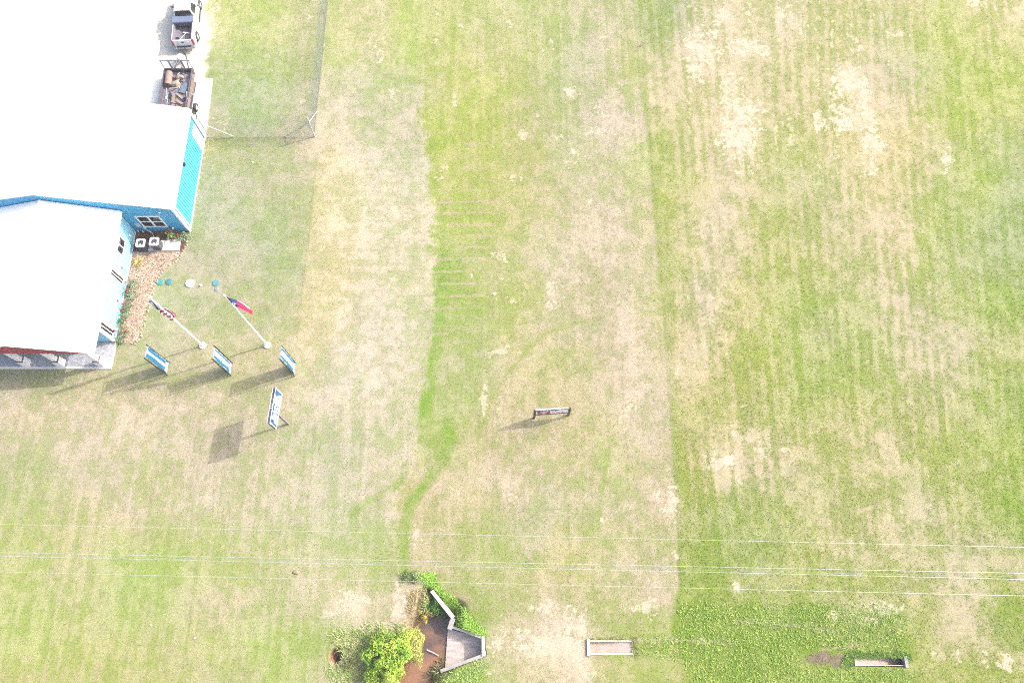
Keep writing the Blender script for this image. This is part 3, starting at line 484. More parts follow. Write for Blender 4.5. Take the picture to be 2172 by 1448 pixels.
window(shop, 'y', YS, -29.47, -27.54, .78, 2.46, 2, 2, out=-1, fw=.09, mw=.07)
ELBOX = mat('pale_grey_box', (.42, .46, .50), rough=.5, var=.05)
b = MB(); b.box(-29.92, -29.62, YS-.17, YS-.02, 1.0, 1.42); b.tube((-29.70, YS-.09, 1.0), (-29.20, YS-.16, .03), .022); b.build('disconnect_box', ELBOX, shop)
b = MB(); b.box(-29.52, -29.30, YS-.14, YS-.02, .55, .80); b.tube((-29.42, YS-.09, .56), (-28.95, YS-.35, .28), .02); b.tube((-28.95, YS-.35, .28), (-28.72, YS-.86, .25), .02); b.build('disconnect_box', ELBOX, shop)
for x, z in ((-27.24, 3.12), (-27.2, .68), (-30.2, .12), (-29.85, .1)):
    b = MB(); b.lathe((x, YS-.09, z), [(.075 if z > .3 else .045, -.06), (.08 if z > .3 else .045, .0), (.03, .06)], n=10); b.build('wall_vent', WHITE, shop)
# ------------------------------------------------------------------ office in front ---------------------------------------------------
OX, OR_, OW = -30.46, -35.45, -40.44; OYS, OYN = 20.70, YS-.04; OZE, OZR = 3.28, 4.86
office = thing('office_building', (OR_, 25.4, 0), 'lower white gabled roof with a red porch gable, attached in front of the blue workshop', 'building')
os_ = (OZR-OZE)/(OX+.36-OR_)
zr_at = lambda x: OZR-os_*abs(x-OR_)
b = MB(); ribbed(b, (OX, OYS, 0), (OX, OYN, 0), (1, 0, 0), .0, lambda a: zr_at(OX), step=.61, rib=.012, rw=.02); b.build('wall', TEAL2, office, fix=False)
b = MB(); ribbed(b, (OW, OYS, 0), (OX, OYS, 0), (0, -1, 0), .0, lambda a: zr_at(OW+a), step=.61, rib=.012, rw=.02); b.build('wall', TEAL2, office, fix=False)
b = MB(); ribbed(b, (OW, OYN, 0), (OW, OYS, 0), (-1, 0, 0), .0, lambda a: zr_at(OX)); b.build('wall', TEAL2, office, fix=False)
gable_roof(OX+.30, OR_, OW-.30, OZE+.02, OZR, 18.56, OYN-.03).build('roof', ROOF, office)
b = MB(); b.box(OX+.305, OX+.43, 18.6, OYN-.06, OZE-.07, OZE+.06); b.build('gutter', WHITE, office)
b = MB()
for y in (18.95, 22.1, 25.2, 29.4): b.box(OX+.365, OX+.385, y, y+.35, OZE+.062, OZE+.075)
b.build('gutter_leaves', DARK, office)
b = MB(); b.box(OX+.03, OX+.075, 29.6, 30.2, OZE-.4, OZE-.05); b.build('gutter_drop', GREY, office)
b = MB(); b.box(OX-.12, OX+.05, OYS-.05, OYS+.10, 0, OZE-.15); b.build('corner_trim', WHITE, office)
b = MB(); b.box(OX+.018, OX+.05, OYS+.1, OYN-.02, .0, .1); b.build('base_trim', mat('base_trim_pale', (.5, .6, .68), rough=.6, var=.05), office)
# red gable front, soffit, eave beams
b = MB(); xa, xb = OW+.28, OX-.22; zb = 2.88
b.slab([(xa, 18.72, zb), (xb, 18.72, zb), (xb, 18.72, zr_at(xb)-.02), (OR_, 18.72, OZR-.03), (xa, 18.72, zr_at(xa)-.02)], (0, .12, 0)); b.build('gable_front', RED, office)
b = MB(); b.box(OX-.36, OX-.14, 18.86, OYS-.06, 2.86, zr_at(OX-.14)-.04); b.box(OX-.22, OX+.10, 18.70, 18.845, 2.87, OZE-.0); b.build('porch_beam', WHITE, office)
b = MB(); b.box(OW+.3, OX-.37, 18.86, OYS-.06, 2.87, 2.90); b.build('porch_ceiling', WHITE, office)
b = MB(); b.box(OW-.1, OX+.04, 18.66, OYS-.02, -.1, .10); b.build('porch_floor', STAMP, office)
b = MB(); b.box(OW-.2, OX+.13, 18.50, 18.655, -.1, .115); b.box(OX+.045, OX+.13, 18.66, OYS-.06, -.1, .112); b.build('porch_kerb', CONCW, office)
COLW = mat('painted_stone_white', (.72, .70, .71), rough=.8, var=.05, scale=3, bump=.15, bscale=14)
for xc in (-31.07, -34.14, -36.77, -39.4):
    b = MB(); yc = 18.93; w_ = .26
    b.box(xc-w_, xc+w_, yc-w_, yc+w_, .1, 1.02); b.box(xc-.16, xc+.16, yc-.16, yc+.16, 1.02, 2.862)
    col_ = b.build('porch_column', COLW, office)
    b = MB()
    for k in range(8):
        u = -w_-.01+k*(2*w_+.02)/8
        b.box(xc+u+.008, xc+u+.05, yc-w_-.01, yc-.165, 1.023, 1.06); b.box(xc+.165, xc+w_+.01, yc+u+.008 if k else yc+u+.01, yc+u+.05, 1.023, 1.058) if k > 1 else None
    b.build('brick_cap', BRICK, col_)
# windows in the east wall
window(office, 'x', OX, 25.22, 25.78, .52, 2.52, 2, 4, fw=.06, mw=.032, fd=.05)
window(office, 'x', OX, 20.85, 21.45, .52, 2.54, 2, 4, fw=.06, mw=.032, fd=.05)
window(office, 'x', OX, 27.30, 28.66, 1.30, 2.30, 2, 2, fw=.09, mw=.05, fd=.05)
b = MB(); b.tube((OX+.02, 26.46, 1.12), (OX+.17, 26.46, 1.10), .03); b.tube((OX+.10, 26.46, 1.1), (OX+.10, 26.46, .02), .022); b.box(OX+.02, OX+.12, 26.40, 26.52, 1.06, 1.2); b.build('tap', GREY, office)
b = MB(); b.lathe((OX+.07, 29.35, .95), [(.05, -.12), (.07, .0), (.03, .1)], n=10); b.tube((OX+.07, 29.35, .95), (OX+.07, 29.35, .02), .02); b.build('pipe_vent', WHITE, office)
b = MB(); b.box(OR_-.5, OR_+.5, OYS-.05, OYS+.02, .1, 2.2); b.build('door', WHITE, office)
# ------------------------------------------------------------------ condensers on their slabs
def cond_slab(pts, lab):
    b = MB(); b.prism([tuple(at(*p)[:2]) for p in pts], -.1, .16); o = b.build('condenser_slab', CONCW); label(o, lab, 'slab', 'equipment slabs by the workshop wall')
z11 = lambda a, c: (240+a/11.14, 430+c/11.14)
cond_slab([z11(845, 1145), z11(868, 925), z11(1228, 910), z11(1210, 1150)], 'pale concrete slab under the right hand condenser')
cond_slab([z11(1224, 1150), z11(1246, 910), z11(1612, 880), z11(1580, 1145)], 'bare pale concrete slab in front of the red flowered shrub')
CASE = mat('condenser_grey', (.062, .058, .072), rough=.5, var=.1, scale=20, stretch=(1, 1, 6), bump=.6, bscale=25)
def condenser(x, y, lab, z=0.0):
    t = thing('condenser_unit', (x, y, z), lab, 'air conditioner', 'air conditioners by the workshop wall')
    b = MB(); h = .84; w_ = .35
    pts = []
    for cx, cy, a0 in ((w_-.1, w_-.1, 0), (-w_+.1, w_-.1, 90), (-w_+.1, -w_+.1, 180), (w_-.1, -w_+.1, 270)):
        for k in range(4): a = math.radians(a0+30*k); pts.append((cx+.1*math.cos(a), cy+.1*math.sin(a)))
    b.prism([(p[0]*.97, p[1]*.97) for p in pts], .02, h); b.build('casing', CASE, t, local=True)
    b = MB(); n = len(pts); C = 32; ring = []
    vs = [(p[0]*1.02, p[1]*1.02, h) for p in pts]+[(p[0]*1.02, p[1]*1.02, h+.06) for p in pts]
    fs = [(i, (i+1) % n, (i+1) % n+n, i+n) for i in range(n)]
    circ = [(.255*math.cos(2*math.pi*k/n+math.atan2(pts[0][1], pts[0][0])), .255*math.sin(2*math.pi*k/n+math.atan2(pts[0][1], pts[0][0]))) for k in range(n)]
    vs += [(p[0], p[1], h+.06) for p in circ]+[(p[0], p[1], h-.02) for p in circ]
    fs += [(n+i, n+(i+1) % n, 2*n+(i+1) % n, 2*n+i) for i in range(n)]+[(2*n+i, 2*n+(i+1) % n, 3*n+(i+1) % n, 3*n+i) for i in range(n)]
    b.add(vs, fs); b.build('lid', WHITE, t, local=True)
    b = MB(); b.lathe((0, 0, h-.018), [(.25, 0), (.25, .01)], n=24); b.build('grille', mat('fan_dark', (.022, .023, .038), rough=.4, var=.3, scale=9), t, local=True)
    b = MB()
    for k in range(5):
        a = 2*math.pi*k/5; M = Matrix.Translation((0, 0, h+.008)) @ Matrix.Rotation(a, 4, 'Z')
        b.add([M @ Vector(p) for p in ((.05, -.03, 0), (.22, -.08, .01), (.23, .05, .025), (.05, .03, .015))], [(0, 1, 2, 3)])
    b.lathe((0, 0, h), [(.06, 0), (.05, .03)], n=12); b.build('fan', mat('fan_blade', (.05, .052, .075), rough=.5), t, local=True)
    b = MB(); b.lathe((.0, -.15, h+.012), [(.085, 0), (.08, .012)], n=16); b.build('label_plate', WHITE, t, local=True)
    return t
condenser(-29.46, 28.74, 'left air conditioner, standing on mulch in the corner of the blue walls')
condenser(-28.32, 28.78, 'right air conditioner, standing on a pale slab below the wide window', .16)
# ------------------------------------------------------------------ mulch bed and its edging stones
BEDL = [(288, 490), (403, 490), (400, 505), (392, 528), (380, 545), (362, 562), (340, 580), (326, 605), (320, 632), (312, 655), (304, 690), (292, 727), (244, 729)]
BP = [tuple(at(*p)[:2]) for p in BEDL]
def mulch():
    x0, y0, x1, y1 = -30.46, 20.6, -26.0, 30.27; st = .05
    X, Y = np.meshgrid(np.arange(x0, x1, st), np.arange(y0, y1, st)); sd = poly_sd(X, Y, BP); ins = sd < 0
    n3 = fbm(X*6, Y*6, 71, 3); n1 = fbm(X*1.3, Y*1.3, 72)
    Z = .03+.05*np.clip(-sd/.4, 0, 1)+.012*n3+terrain(X.ravel(), Y.ravel()).reshape(X.shape)
    r = RNG.random(X.shape)
    c = np.array([214, 188, 172.])+n1[..., None]*np.array([16, 12, 10])+n3[..., None]*np.array([26, 30, 30])
    k = r < .20; c[k] = np.array([120, 82, 70.]); k = (r > .80); c[k] = np.array([246, 214, 196.]); k = (r > .72) & (r < .8); c[k] = np.array([205, 190, 130.])
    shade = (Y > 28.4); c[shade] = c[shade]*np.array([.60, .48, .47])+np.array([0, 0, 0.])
    b = MB(); idx = -np.ones(X.shape, int); b.col = None
    jj, ii = np.nonzero(ins); idx[jj, ii] = np.arange(len(jj))
    b.v = list(zip(X[ins], Y[ins], Z[ins])); alb = np.clip(lin(c[ins])/KK*1.5, .01, .85); b.c = [tuple(v) for v in alb]
    for j, i in zip(jj, ii):
        if j+1 < X.shape[0] and i+1 < X.shape[1] and idx[j+1, i+1] >= 0 and idx[j+1, i] >= 0 and idx[j, i+1] >= 0: b.f.append((idx[j, i], idx[j, i+1], idx[j+1, i+1], idx[j+1, i])); b.m.append(0)
    o = b.build('mulch_bed', mat_attr('mulch', rough=.95, amp=.25, s1=14, s2=50, bump=.5, dist=.05), fix=False); label(o, 'pinkish brown bark mulch bed along the blue walls', kind='stuff')
mulch()
STONE = mat('cream_stone', (.36, .29, .20), rough=.9, var=.25, scale=3, bump=.4)
edge = [(404, 497), (398, 512), (391, 530), (380, 547), (361, 564), (341, 582), (328, 606), (321, 633), (313, 658), (305, 692), (294, 724), (285, 729), (272, 730)]
EP = [at(*p) for p in edge]; dist = [0]
for p, q in zip(EP[:-1], EP[1:]): dist.append(dist[-1]+(q-p).length)
protos = []
for k in range(5):
    b = MB(); b.blob((0, 0, .03), .085+.02*(k % 3), .06+.012*(k % 2), .055, seed=50+k, amp=.25, n=8, m=5); o = b.build('edging_stone', STONE); protos.append(o)
s = .1; i = 0; used = set()
while s < dist[-1]:
    j = max(k for k in range(len(dist)-1) if dist[k] <= s); p = EP[j].lerp(EP[j+1], (s-dist[j])/(dist[j+1]-dist[j]))
    o = protos[i % 5]
    if i >= 5: o = o.copy(); COL.objects.link(o)
    jx, jy = random.uniform(-.07, .07), random.uniform(-.07, .07); o.location = (p.x+jx, p.y+jy, gz(p.x, p.y)); o.rotation_euler = (0, 0, random.uniform(0, 6.3)); k = random.uniform(.75, 1.2); o.scale = (k, k, k)
    label(o, 'cream edging stone lying in the row between mulch bed and lawn', 'stone', 'edging stones of the mulch bed')
    s += .2*random.uniform(.8, 1.5); i += 1
# ------------------------------------------------------------------ three tall banners in frames
BLUE = mat('banner_blue', (.006, .105, .23), rough=.55, var=.08, scale=4)
INK = mat('banner_white', (.46, .47, .48), rough=.55, var=.03)
FRAME = mat('frame_black', (.016, .013, .014), rough=.5, var=.2)
def trace(pts, org, sc, p, n): return [on_plane(org[0]+a/sc, org[1]+c/sc, p, n) for a, c in pts]
def banner(xp, ys, yn, org, sc, cloth, inks, ties, lab):
    t = thing('banner_sign', (xp, (ys+yn)/2, gz(xp, ys)), lab, 'sign', 'tall blue banners in a row on the lawn')
    H = 3.95
    for y in (ys, yn):
        b = MB(); b.box(xp-.03, xp+.03, y-.03, y+.03, -.3, H); b.build('post', FRAME, t)
    for z in (.16, H-.04):
        b = MB(); b.box(xp-.022, xp+.022, ys+.032, yn-.032, z-.022, z+.022); b.build('rail', GREY, t)
    P = trace(cloth, org, sc, (xp+.01, 0, 0), (1, 0, 0))
    b = MB(); b.slab(P, (-.012, 0, 0)); c = b.build('banner', BLUE, t)
    b = MB()
    for k in inks: b.slab(trace(k, org, sc, (xp+.014, 0, 0), (1, 0, 0)), (-.0035, 0, 0))
    b.build('lettering', INK, c)
    ylo = min(p.y for p in P)
    for z in ties: b = MB(); b.tube((xp, ys+.03, z), (xp+.008, ylo+.05, z+.02), .012, n=5); b.build('tie', FRAME, t)
    for z in (.5, 1.6, 2.7, 3.6): b = MB(); b.tube((xp, yn-.03, z), (xp+.008, yn-.1, z), .01, n=5); b.build('tie', FRAME, t)
banner(-26.045, 18.03, 19.02, (300, 725), 19.3, [(262, 180), (1118, 838), (1045, 1262), (160, 588)],
 [[(262, 182), (285, 196), (245, 345), (960, 890), (968, 990), (945, 1005), (800, 905), (640, 760), (560, 690), (400, 575), (185, 440), (215, 350), (240, 270)],
  [(1000, 828), (1112, 842), (1098, 940), (1043, 1255), (985, 1215), (940, 1150), (968, 1085), (955, 1040), (985, 960), (975, 900)], [(160, 585), (185, 440), (215, 455), (178, 560)],
  [(290, 200), (470, 318), (462, 332), (300, 222)], [(500, 345), (690, 505), (682, 520), (496, 362)], [(720, 530), (935, 690), (925, 705), (712, 548)], [(950, 715), (1010, 775), (1000, 790), (945, 735)]], (.7, 1.5, 2.4, 3.3),
 'blue banner with one slim white bar down its middle, nearest the porch')
banner(-21.24, 17.97, 18.97, (445, 728), 20.1, [(180, 180), (922, 862), (880, 1315), (148, 605)],
 [[(200, 335), (232, 318), (262, 345), (300, 402), (340, 400), (420, 480), (470, 545), (545, 590), (560, 620), (650, 700), (705, 765), (745, 800), (812, 855), (808, 1025), (765, 1000), (725, 975), (690, 955), (640, 900), (565, 860), (505, 785), (545, 690), (510, 680), (480, 755), (445, 740), (400, 660), (345, 640), (300, 575), (200, 525), (188, 450)],
  [(832, 850), (918, 878), (885, 1310), (825, 1225), (815, 1160), (828, 1110), (802, 1075), (820, 1030)],
  [(182, 182), (205, 200), (165, 590), (148, 603)], [(205, 195), (365, 330), (352, 345), (198, 215)], [(420, 385), (560, 510), (552, 522), (412, 400)], [(600, 545), (740, 680), (730, 692), (592, 560)], [(790, 720), (905, 835), (895, 845), (780, 735)],
  [(150, 605), (300, 735), (305, 725), (158, 590)], [(560, 985), (720, 1130), (726, 1118), (566, 972)]], (.5, 1.5, 2.6, 3.3),
 'blue banner with uneven white lettering down it, middle one of the three')
banner(-16.435, 17.945, 18.97, (588, 728), 19.57, [(182, 130), (762, 835), (726, 1255), (118, 585)],
 [[(180, 295), (225, 320), (262, 370), (330, 430), (392, 520), (450, 580), (520, 660), (600, 760), (655, 800), (652, 1022), (610, 985), (560, 925), (500, 850), (455, 800), (440, 660), (428, 655), (425, 760), (380, 720), (345, 665), (280, 605), (175, 505), (145, 455)],
  [(665, 820), (758, 850), (722, 1250), (655, 1150), (648, 1120), (668, 1060), (652, 1025)], [(184, 135), (212, 165), (200, 215), (178, 195)],
  [(225, 180), (330, 310), (322, 322), (215, 200)], [(350, 335), (470, 480), (460, 492), (342, 350)], [(520, 530), (640, 680), (632, 690), (512, 545)], [(120, 585), (270, 725), (276, 712), (128, 570)], [(300, 755), (410, 890), (418, 880), (308, 745)]], (.4, 1.3, 2.1, 3.0),
 'blue banner with a broad white lettered band, farthest from the porch')
# ------------------------------------------------------------------ pole sign
BLUE2 = mat('sign_blue', (.004, .075, .19), rough=.4, var=.06)
SLATE = mat('slate_metal', (.055, .055, .085), rough=.5, var=.1)
ps = thing('pole_sign', (-16.50, 14.26, gz(-16.5, 14.26)), 'white and blue sign box on a single slim post, standing beyond the three banners', 'sign')
b = MB(); b.box(-16.58, -16.44, 14.18, 14.32, -.4, 3.02); b.build('post', mat('sign_post_grey', (.17, .15, .17), rough=.6, var=.1), ps)
YAW = math.radians(-3.2); PM = Matrix.Translation((-16.465, 14.40, 0)) @ Matrix.Rotation(YAW, 4, 'Z')
b = MB(); y0, y1, z0, z1, xf, xk = -1.25, 1.27, 2.98, 4.56, .095, -.095
b.box(xk+.008, xf-.008, y0, y1, z0, z1, PM)
b.build('cabinet', SLATE, ps)
b = MB()
for xa, xb in ((xf-.006, xf+.012), (xk-.012, xk+.006)):
    for a in ((y0-.01, y1+.01, z1-.03, z1+.012), (y0-.01, y1+.01, z0-.012, z0+.03)): b.box(xa, xb, *a, PM)
    for a in ((y0-.012, y0+.03, z0+.031, z1-.031), (y1-.03, y1+.012, z0+.031, z1-.031)): b.box(xa, xb, *a, PM)
b.build('retainer', WHITE, ps)
b = MB(); b.box(xf-.018, xf+.003, y0+.03, y1-.03, z0+.03, z1-.03, PM); b.box(xk-.003, xk+.018, y0+.03, y1-.03, z0+.03, z1-.03, PM); face = b.build('face', INK, ps)
NS = PM.to_3x3() @ Vector((1, 0, 0))
b = MB()
for k in [[(440, 165), (612, 325), (600, 368), (560, 335), (520, 328), (492, 352), (470, 412), (462, 350), (440, 328), (408, 262)], [(384, 478), (452, 532), (440, 552), (376, 498)],
  [(372, 572), (418, 610), (388, 682), (376, 802), (334, 760)], [(322, 842), (392, 895), (384, 925), (350, 903), (330, 1003), (302, 975)], [(296, 1068), (372, 1098), (386, 1190), (472, 1262), (452, 1308), (278, 1140)],
  [(446, 655), (478, 690), (455, 722), (428, 695)], [(497, 680), (548, 712), (536, 728), (490, 700)], [(507, 428), (582, 472), (572, 492), (512, 452), (490, 492), (478, 480)], [(527, 568), (562, 595), (555, 608), (522, 582)],
  [(430, 768), (450, 780), (432, 840), (418, 800)], [(470, 798), (522, 838), (490, 892), (478, 872), (498, 848), (466, 815)], [(450, 900), (524, 950), (505, 975), (446, 920)], [(412, 1010), (442, 1018), (402, 1062), (390, 1050)],
  [(450, 1050), (472, 1068), (458, 1088), (442, 1068)], [(446, 1128), (492, 1138), (478, 1158), (444, 1145)], [(400, 1098), (422, 1140), (410, 1152), (396, 1128)]]:
    kc = (sum(q_[0] for q_ in k)/len(k), sum(q_[1] for q_ in k)/len(k)); k = [(kc[0]+(q_[0]-kc[0])*1.2, kc[1]+(q_[1]-kc[1])*1.2) for q_ in k]
    b.slab(trace(k, (555, 815), 14.48, tuple(PM @ Vector((xf+.007, 0, 0))), tuple(NS)), tuple(-NS*.0035))
b.build('lettering', BLUE2, face)
for y in (-.20, -.06, .10):
    for x in (-.05, .05): b = MB(); b.lathe(PM @ Vector((x, y, z1)), [(.022, 0), (.016, .03)], n=8); b.build('bolt', WHITE, ps)
# ------------------------------------------------------------------ low red and white sign
A, Bp = at(1133, 886), at(1205.5, 880); dv = (Bp-A).normalized(); nv = Vector((dv.y, -dv.x, 0))
t = thing('board_sign', ((A+Bp)/2).to_tuple(), 'low red and white board sign between two dark wooden posts, alone on the grass', 'sign')
WOOD = mat('dark_weathered_wood', (.075, .055, .045), rough=.9, var=.3, scale=6, bump=.4)
for p, h in ((A, 2.05), (Bp, 1.95)):
    b = MB(); M = Matrix.Translation(p) @ Matrix.Rotation(math.atan2(dv.y, dv.x), 4, 'Z'); b.box(-.07, .07, -.07, .07, -.3, h, M); b.build('post', WOOD, t)
pp = A+nv*.05
MARO = mat('maroon_board', (.19, .028, .06), rough=.5, var=.15)
zt = lambda s: 0
def rt(pts, off): return trace(pts, (1125, 860), 24.13, tuple(A+nv*off), tuple(nv))
c4 = rt([(258, 262), (1945, 150), (1945, 372), (262, 500)], .05)
b = MB(); b.slab(c4, tuple(-nv*.08)); board = b.build('board', MARO, t)
top = [c4[0]+Vector((0, 0, .0)), c4[1]]
b = MB(); b.hexa([c4[0]+nv*.012, c4[1]+nv*.012, c4[1]-nv*.10, c4[0]-nv*.10], [p+Vector((0, 0, .06)) for p in (c4[0]+nv*.012, c4[1]+nv*.012, c4[1]-nv*.10, c4[0]-nv*.10)])
b.hexa([c4[3]+nv*.012-Vector((0, 0, .05)), c4[2]+nv*.012-Vector((0, 0, .05)), c4[2]-nv*.1-Vector((0, 0, .05)), c4[3]-nv*.1-Vector((0, 0, .05))], [c4[3]+nv*.012, c4[2]+nv*.012, c4[2]-nv*.1, c4[3]-nv*.1])
b.build('frame', mat('pale_pink_trim', (.33, .26, .28), rough=.6, var=.1), t)
def ink(name, m, polys, off, par):
    b = MB()
    for k in polys: b.slab(rt(k, off), tuple(-nv*.004))
    return b.build(name, m, par)
INK2 = mat('board_white', (.74, .75, .76), rough=.5, var=.04)
ink('white_panel', INK2, [[(262, 318), (365, 300), (365, 455), (285, 472)], [(430, 300), (1015, 255), (1015, 385), (560, 440), (380, 440), (372, 330)], [(1015, 262), (1240, 240), (1300, 262), (1480, 220), (1520, 205), (1935, 190), (1935, 338), (1580, 352), (1400, 380), (1180, 390), (1120, 402), (1015, 395)]], .0555, board)
ink('picture', mat('picture_red', (.24, .022, .03), rough=.5, var=.15), [[(385, 322), (455, 292), (482, 268), (520, 318), (640, 322), (880, 300), (960, 250), (1012, 288), (1000, 382), (880, 402), (780, 395), (690, 410), (560, 442), (440, 425), (395, 395)]], .0605, board)
ink('picture_shine', INK2, [[(400, 348), (560, 345), (880, 318), (820, 352), (700, 385), (620, 392), (520, 370)]], .0655, board)
ink('lettering', FRAME, [[(362, 330), (388, 342), (392, 385), (420, 428), (374, 426)], [(1085, 362), (1150, 298), (1160, 310), (1140, 352), (1120, 330), (1100, 366)], [(1205, 340), (1228, 338), (1225, 360), (1205, 360)], [(1275, 275), (1310, 270), (1318, 310), (1290, 302)], [(1330, 335), (1362, 300), (1372, 318), (1350, 345)], [(1402, 318), (1425, 310), (1428, 335), (1405, 338)], [(1475, 310), (1500, 300), (1508, 330), (1482, 335)], [(1600, 302), (1680, 295), (1680, 306), (1600, 312)], [(1610, 322), (1690, 315), (1690, 324), (1610, 330)], [(580, 312), (640, 300), (640, 318), (590, 328)], [(730, 282), (760, 250), (775, 300)], [(800, 300), (850, 280), (862, 300), (812, 308)]], .0705, board)
# ------------------------------------------------------------------ flagpoles and flags
def flagpole(x, y, H, lab):
    t = thing('flagpole', (x, y, gz(x, y)), lab, 'flagpole', 'white flagpoles on the lawn')
    b = MB(); b.tube((0, 0, 0), (0, 0, H*.55), .075, .062, n=12); b.tube((0, 0, H*.55), (0, 0, H), .062, .035, n=12); b.build('pole', WHITE, t, local=True, smooth=False)
    b = MB(); b.lathe((0, 0, -.12), [(.28, 0), (.28, .2), (.24, .24)], n=20); b.build('footing', CONCW, t, local=True)
    b = MB(); b.lathe((0, 0, H), [(.02, 0), (.07, .03), (.085, .08), (.06, .14), (.01, .16)], n=12); b.build('finial', mat('finial_cream', (.75, .70, .52), rough=.3, var=.03), t, local=True)
    b = MB(); b.tube((.07, -.03, .9), (.05, -.03, H-.12), .006, n=5); b.build('halyard', WHITE, t, local=True)
    return t
flagpole(-23.69, 20.39, 9.22, 'white flagpole flying the striped flag, between the first and second banners')
flagpole(-18.75, 20.43, 9.42, 'white flagpole flying the single starred flag, between the second and third banners')
CLOTH_R = mat('cloth_red', (.27, .012, .045), rough=.8, var=.12, scale=3); CLOTH_W = mat('cloth_white', (.62, .60, .64), rough=.8, var=.06, scale=3); CLOTH_B = mat('cloth_navy', (.02, .038, .135), rough=.8, var=.2, scale=3)
CLOTH_R2 = mat('cloth_bright_red', (.36, .008, .06), rough=.8, var=.1, scale=3)
def cloth_flag(name, x, y, fn, colfn, nu, nv, mats, lab, t=.006):
    b = MB(); P = [[Vector(fn(i/nu, j/nv)) for j in range(nv+1)] for i in range(nu+1)]
    vs = [p for r in P for p in r]; b.v = [tuple(p) for p in vs]
    for i in range(nu):
        for j in range(nv): b.f.append((i*(nv+1)+j, (i+1)*(nv+1)+j, (i+1)*(nv+1)+j+1, i*(nv+1)+j+1)); b.m.append(colfn((i+.5)/nu, (j+.5)/nv))
    o = b.build(name, mats, fix=False)
    md = o.modifiers.new('thick', 'SOLIDIFY'); md.thickness = t; md.offset = 0
    return label(o, lab, 'flag')
# striped flag: limp, wrapped about its pole; u runs across the folded drape, v down its length
px0, py0 = -23.69, 20.39
def us(u, v):
    z = 9.05-3.3*v-.10*math.sin(3.1*u)*v
    if v < .42: wd = -.27+.25*u
    else: k = min(1, (v-.42)/.12); wd = (-.27+.25*u)*(1-k)+k*(-.25+.52*u+.07*math.sin(9*v))
    fold = .07*math.sin(2*math.pi*(u*1.6+v*.9))*min(1, v*3)
    out = .05+.06*min(1, max(0, v-.38)*6)+fold
    return (px0+.65*wd+.76*out, py0+.76*wd-.65*out, z)
def us_c(u, v):
    if v < .43: return 2 if u < .78 else 1
    if u < .5: return 0 if int((v-.43)*13.5+u*1.1) % 2 == 1 else 1
    return 0 if int((u-.5)*7.0+(v-.43)*3.2) % 2 == 0 else 1
fl = cloth_flag('flag', px0, py0, us, us_c, 48, 90, [CLOTH_R, CLOTH_W, CLOTH_B], 'red and white striped flag with a navy star field, hanging limp on its pole')
b = MB()
for i in range(3):
    for j in range(9):
        u, v = .14+.24*i, .05+.041*j+(.02 if i % 2 else 0); p = Vector(us(u, v)); du = Vector(us(u+.01, v))-p; dv_ = Vector(us(u, v+.01))-p; n = du.cross(dv_).normalized()
        for sgn in (1, -1):
            c0 = p+n*sgn*.012; a_ = du.normalized(); b_ = n.cross(a_).normalized()
            b.add([c0+(a_*math.cos(k*math.pi/5)+b_*math.sin(k*math.pi/5))*(.036 if k % 2 == 0 else .016) for k in range(10)], [tuple(range(10))])
st = b.build('star', CLOTH_W, fl, fix=False); st['kind'] = 'stuff'
px1, py1 = -18.75, 20.43
def tx(u, v):
    sq = 1-.70*min(1, u/.33)**.8*(1 if u < .33 else 1)
    if u > .33: sq = .30+.05*(u-.33)
    vv = (v-.5)
    s0 = 8.80-.02; cz = s0-1.5*u*1.02; h = 1.05*u*(1+.1*math.sin(4*u))
    fold = .09*math.sin(v*9.5+3*u)*min(1, u*4)
    zz = cz-vv*1.25*sq-.25*u*u
    return (px1+.06+h+fold*.35+vv*.10*u, py1-.04-.10*u+fold-.30*vv*min(1, u*3)*.6, zz)
def tx_c(u, v):
    if u < .34: return 2
    return 1 if v < .07 else 0
fl2 = cloth_flag('flag', px1, py1, tx, tx_c, 50, 30, [CLOTH_R2, CLOTH_W, CLOTH_B], 'half red half white flag with one star on navy, drooping away from its pole')
b = MB()
for sgn in (1, -1):
    p = Vector(tx(.19, .6)); du = Vector(tx(.2, .6))-p; dv_ = Vector(tx(.19, .61))-p; n = du.cross(dv_).normalized(); c0 = p+n*sgn*.03; a_ = du.normalized(); b_ = n.cross(a_).normalized()
    b.add([c0+(a_*math.cos(k*math.pi/5)+b_*math.sin(k*math.pi/5))*(.19 if k % 2 == 0 else .08) for k in range(10)], [tuple(range(10))])
b.build('star', CLOTH_W, fl2, fix=False)
# ------------------------------------------------------------------ lids in the lawn
def lid(name, p, r, m, lab, h=.06, ring=True):
    b = MB(); b.lathe((p.x, p.y, gz(p.x, p.y)-.06), [(r*1.0, 0), (r, .06+h*.6), (r*.9, .06+h), (r*.3, .06+h*1.15)], n=28); o = b.build(name, m, bevel=0)
    return label(o, lab, 'lid', 'septic tank lids in the lawn')
zl = lambda a, c: at(320+a/13.57, 570+c/13.57, .03)
TL = mat('teal_plastic', D(112, 214, 212), rough=.45, var=.12, scale=4); TB = mat('dull_blue_plastic', D(100, 195, 210), rough=.45, var=.12, scale=4); PB = mat('faded_blue_plastic', D(135, 210, 222), rough=.5, var=.15, scale=4)
lid('tank_lid', zl(265, 380), .275, TL, 'bright teal round lid, nearest the mulch bed edging'); lid('tank_lid', zl(520, 375), .265, TB, 'darker blue green round lid close beside the teal lid')
lid('tank_lid', zl(1125, 420), .34, WHITE, 'large white round lid set in the lawn', h=.12); lid('tank_lid', zl(1870, 408), .28, PB, 'faded light blue round lid behind the tip of the second flagpole')
lid('tank_lid', zl(1893, 590), .18, mat('grey_blue_lid', D(195, 210, 222), rough=.6, var=.1), 'small greyish round lid just below the faded blue one')
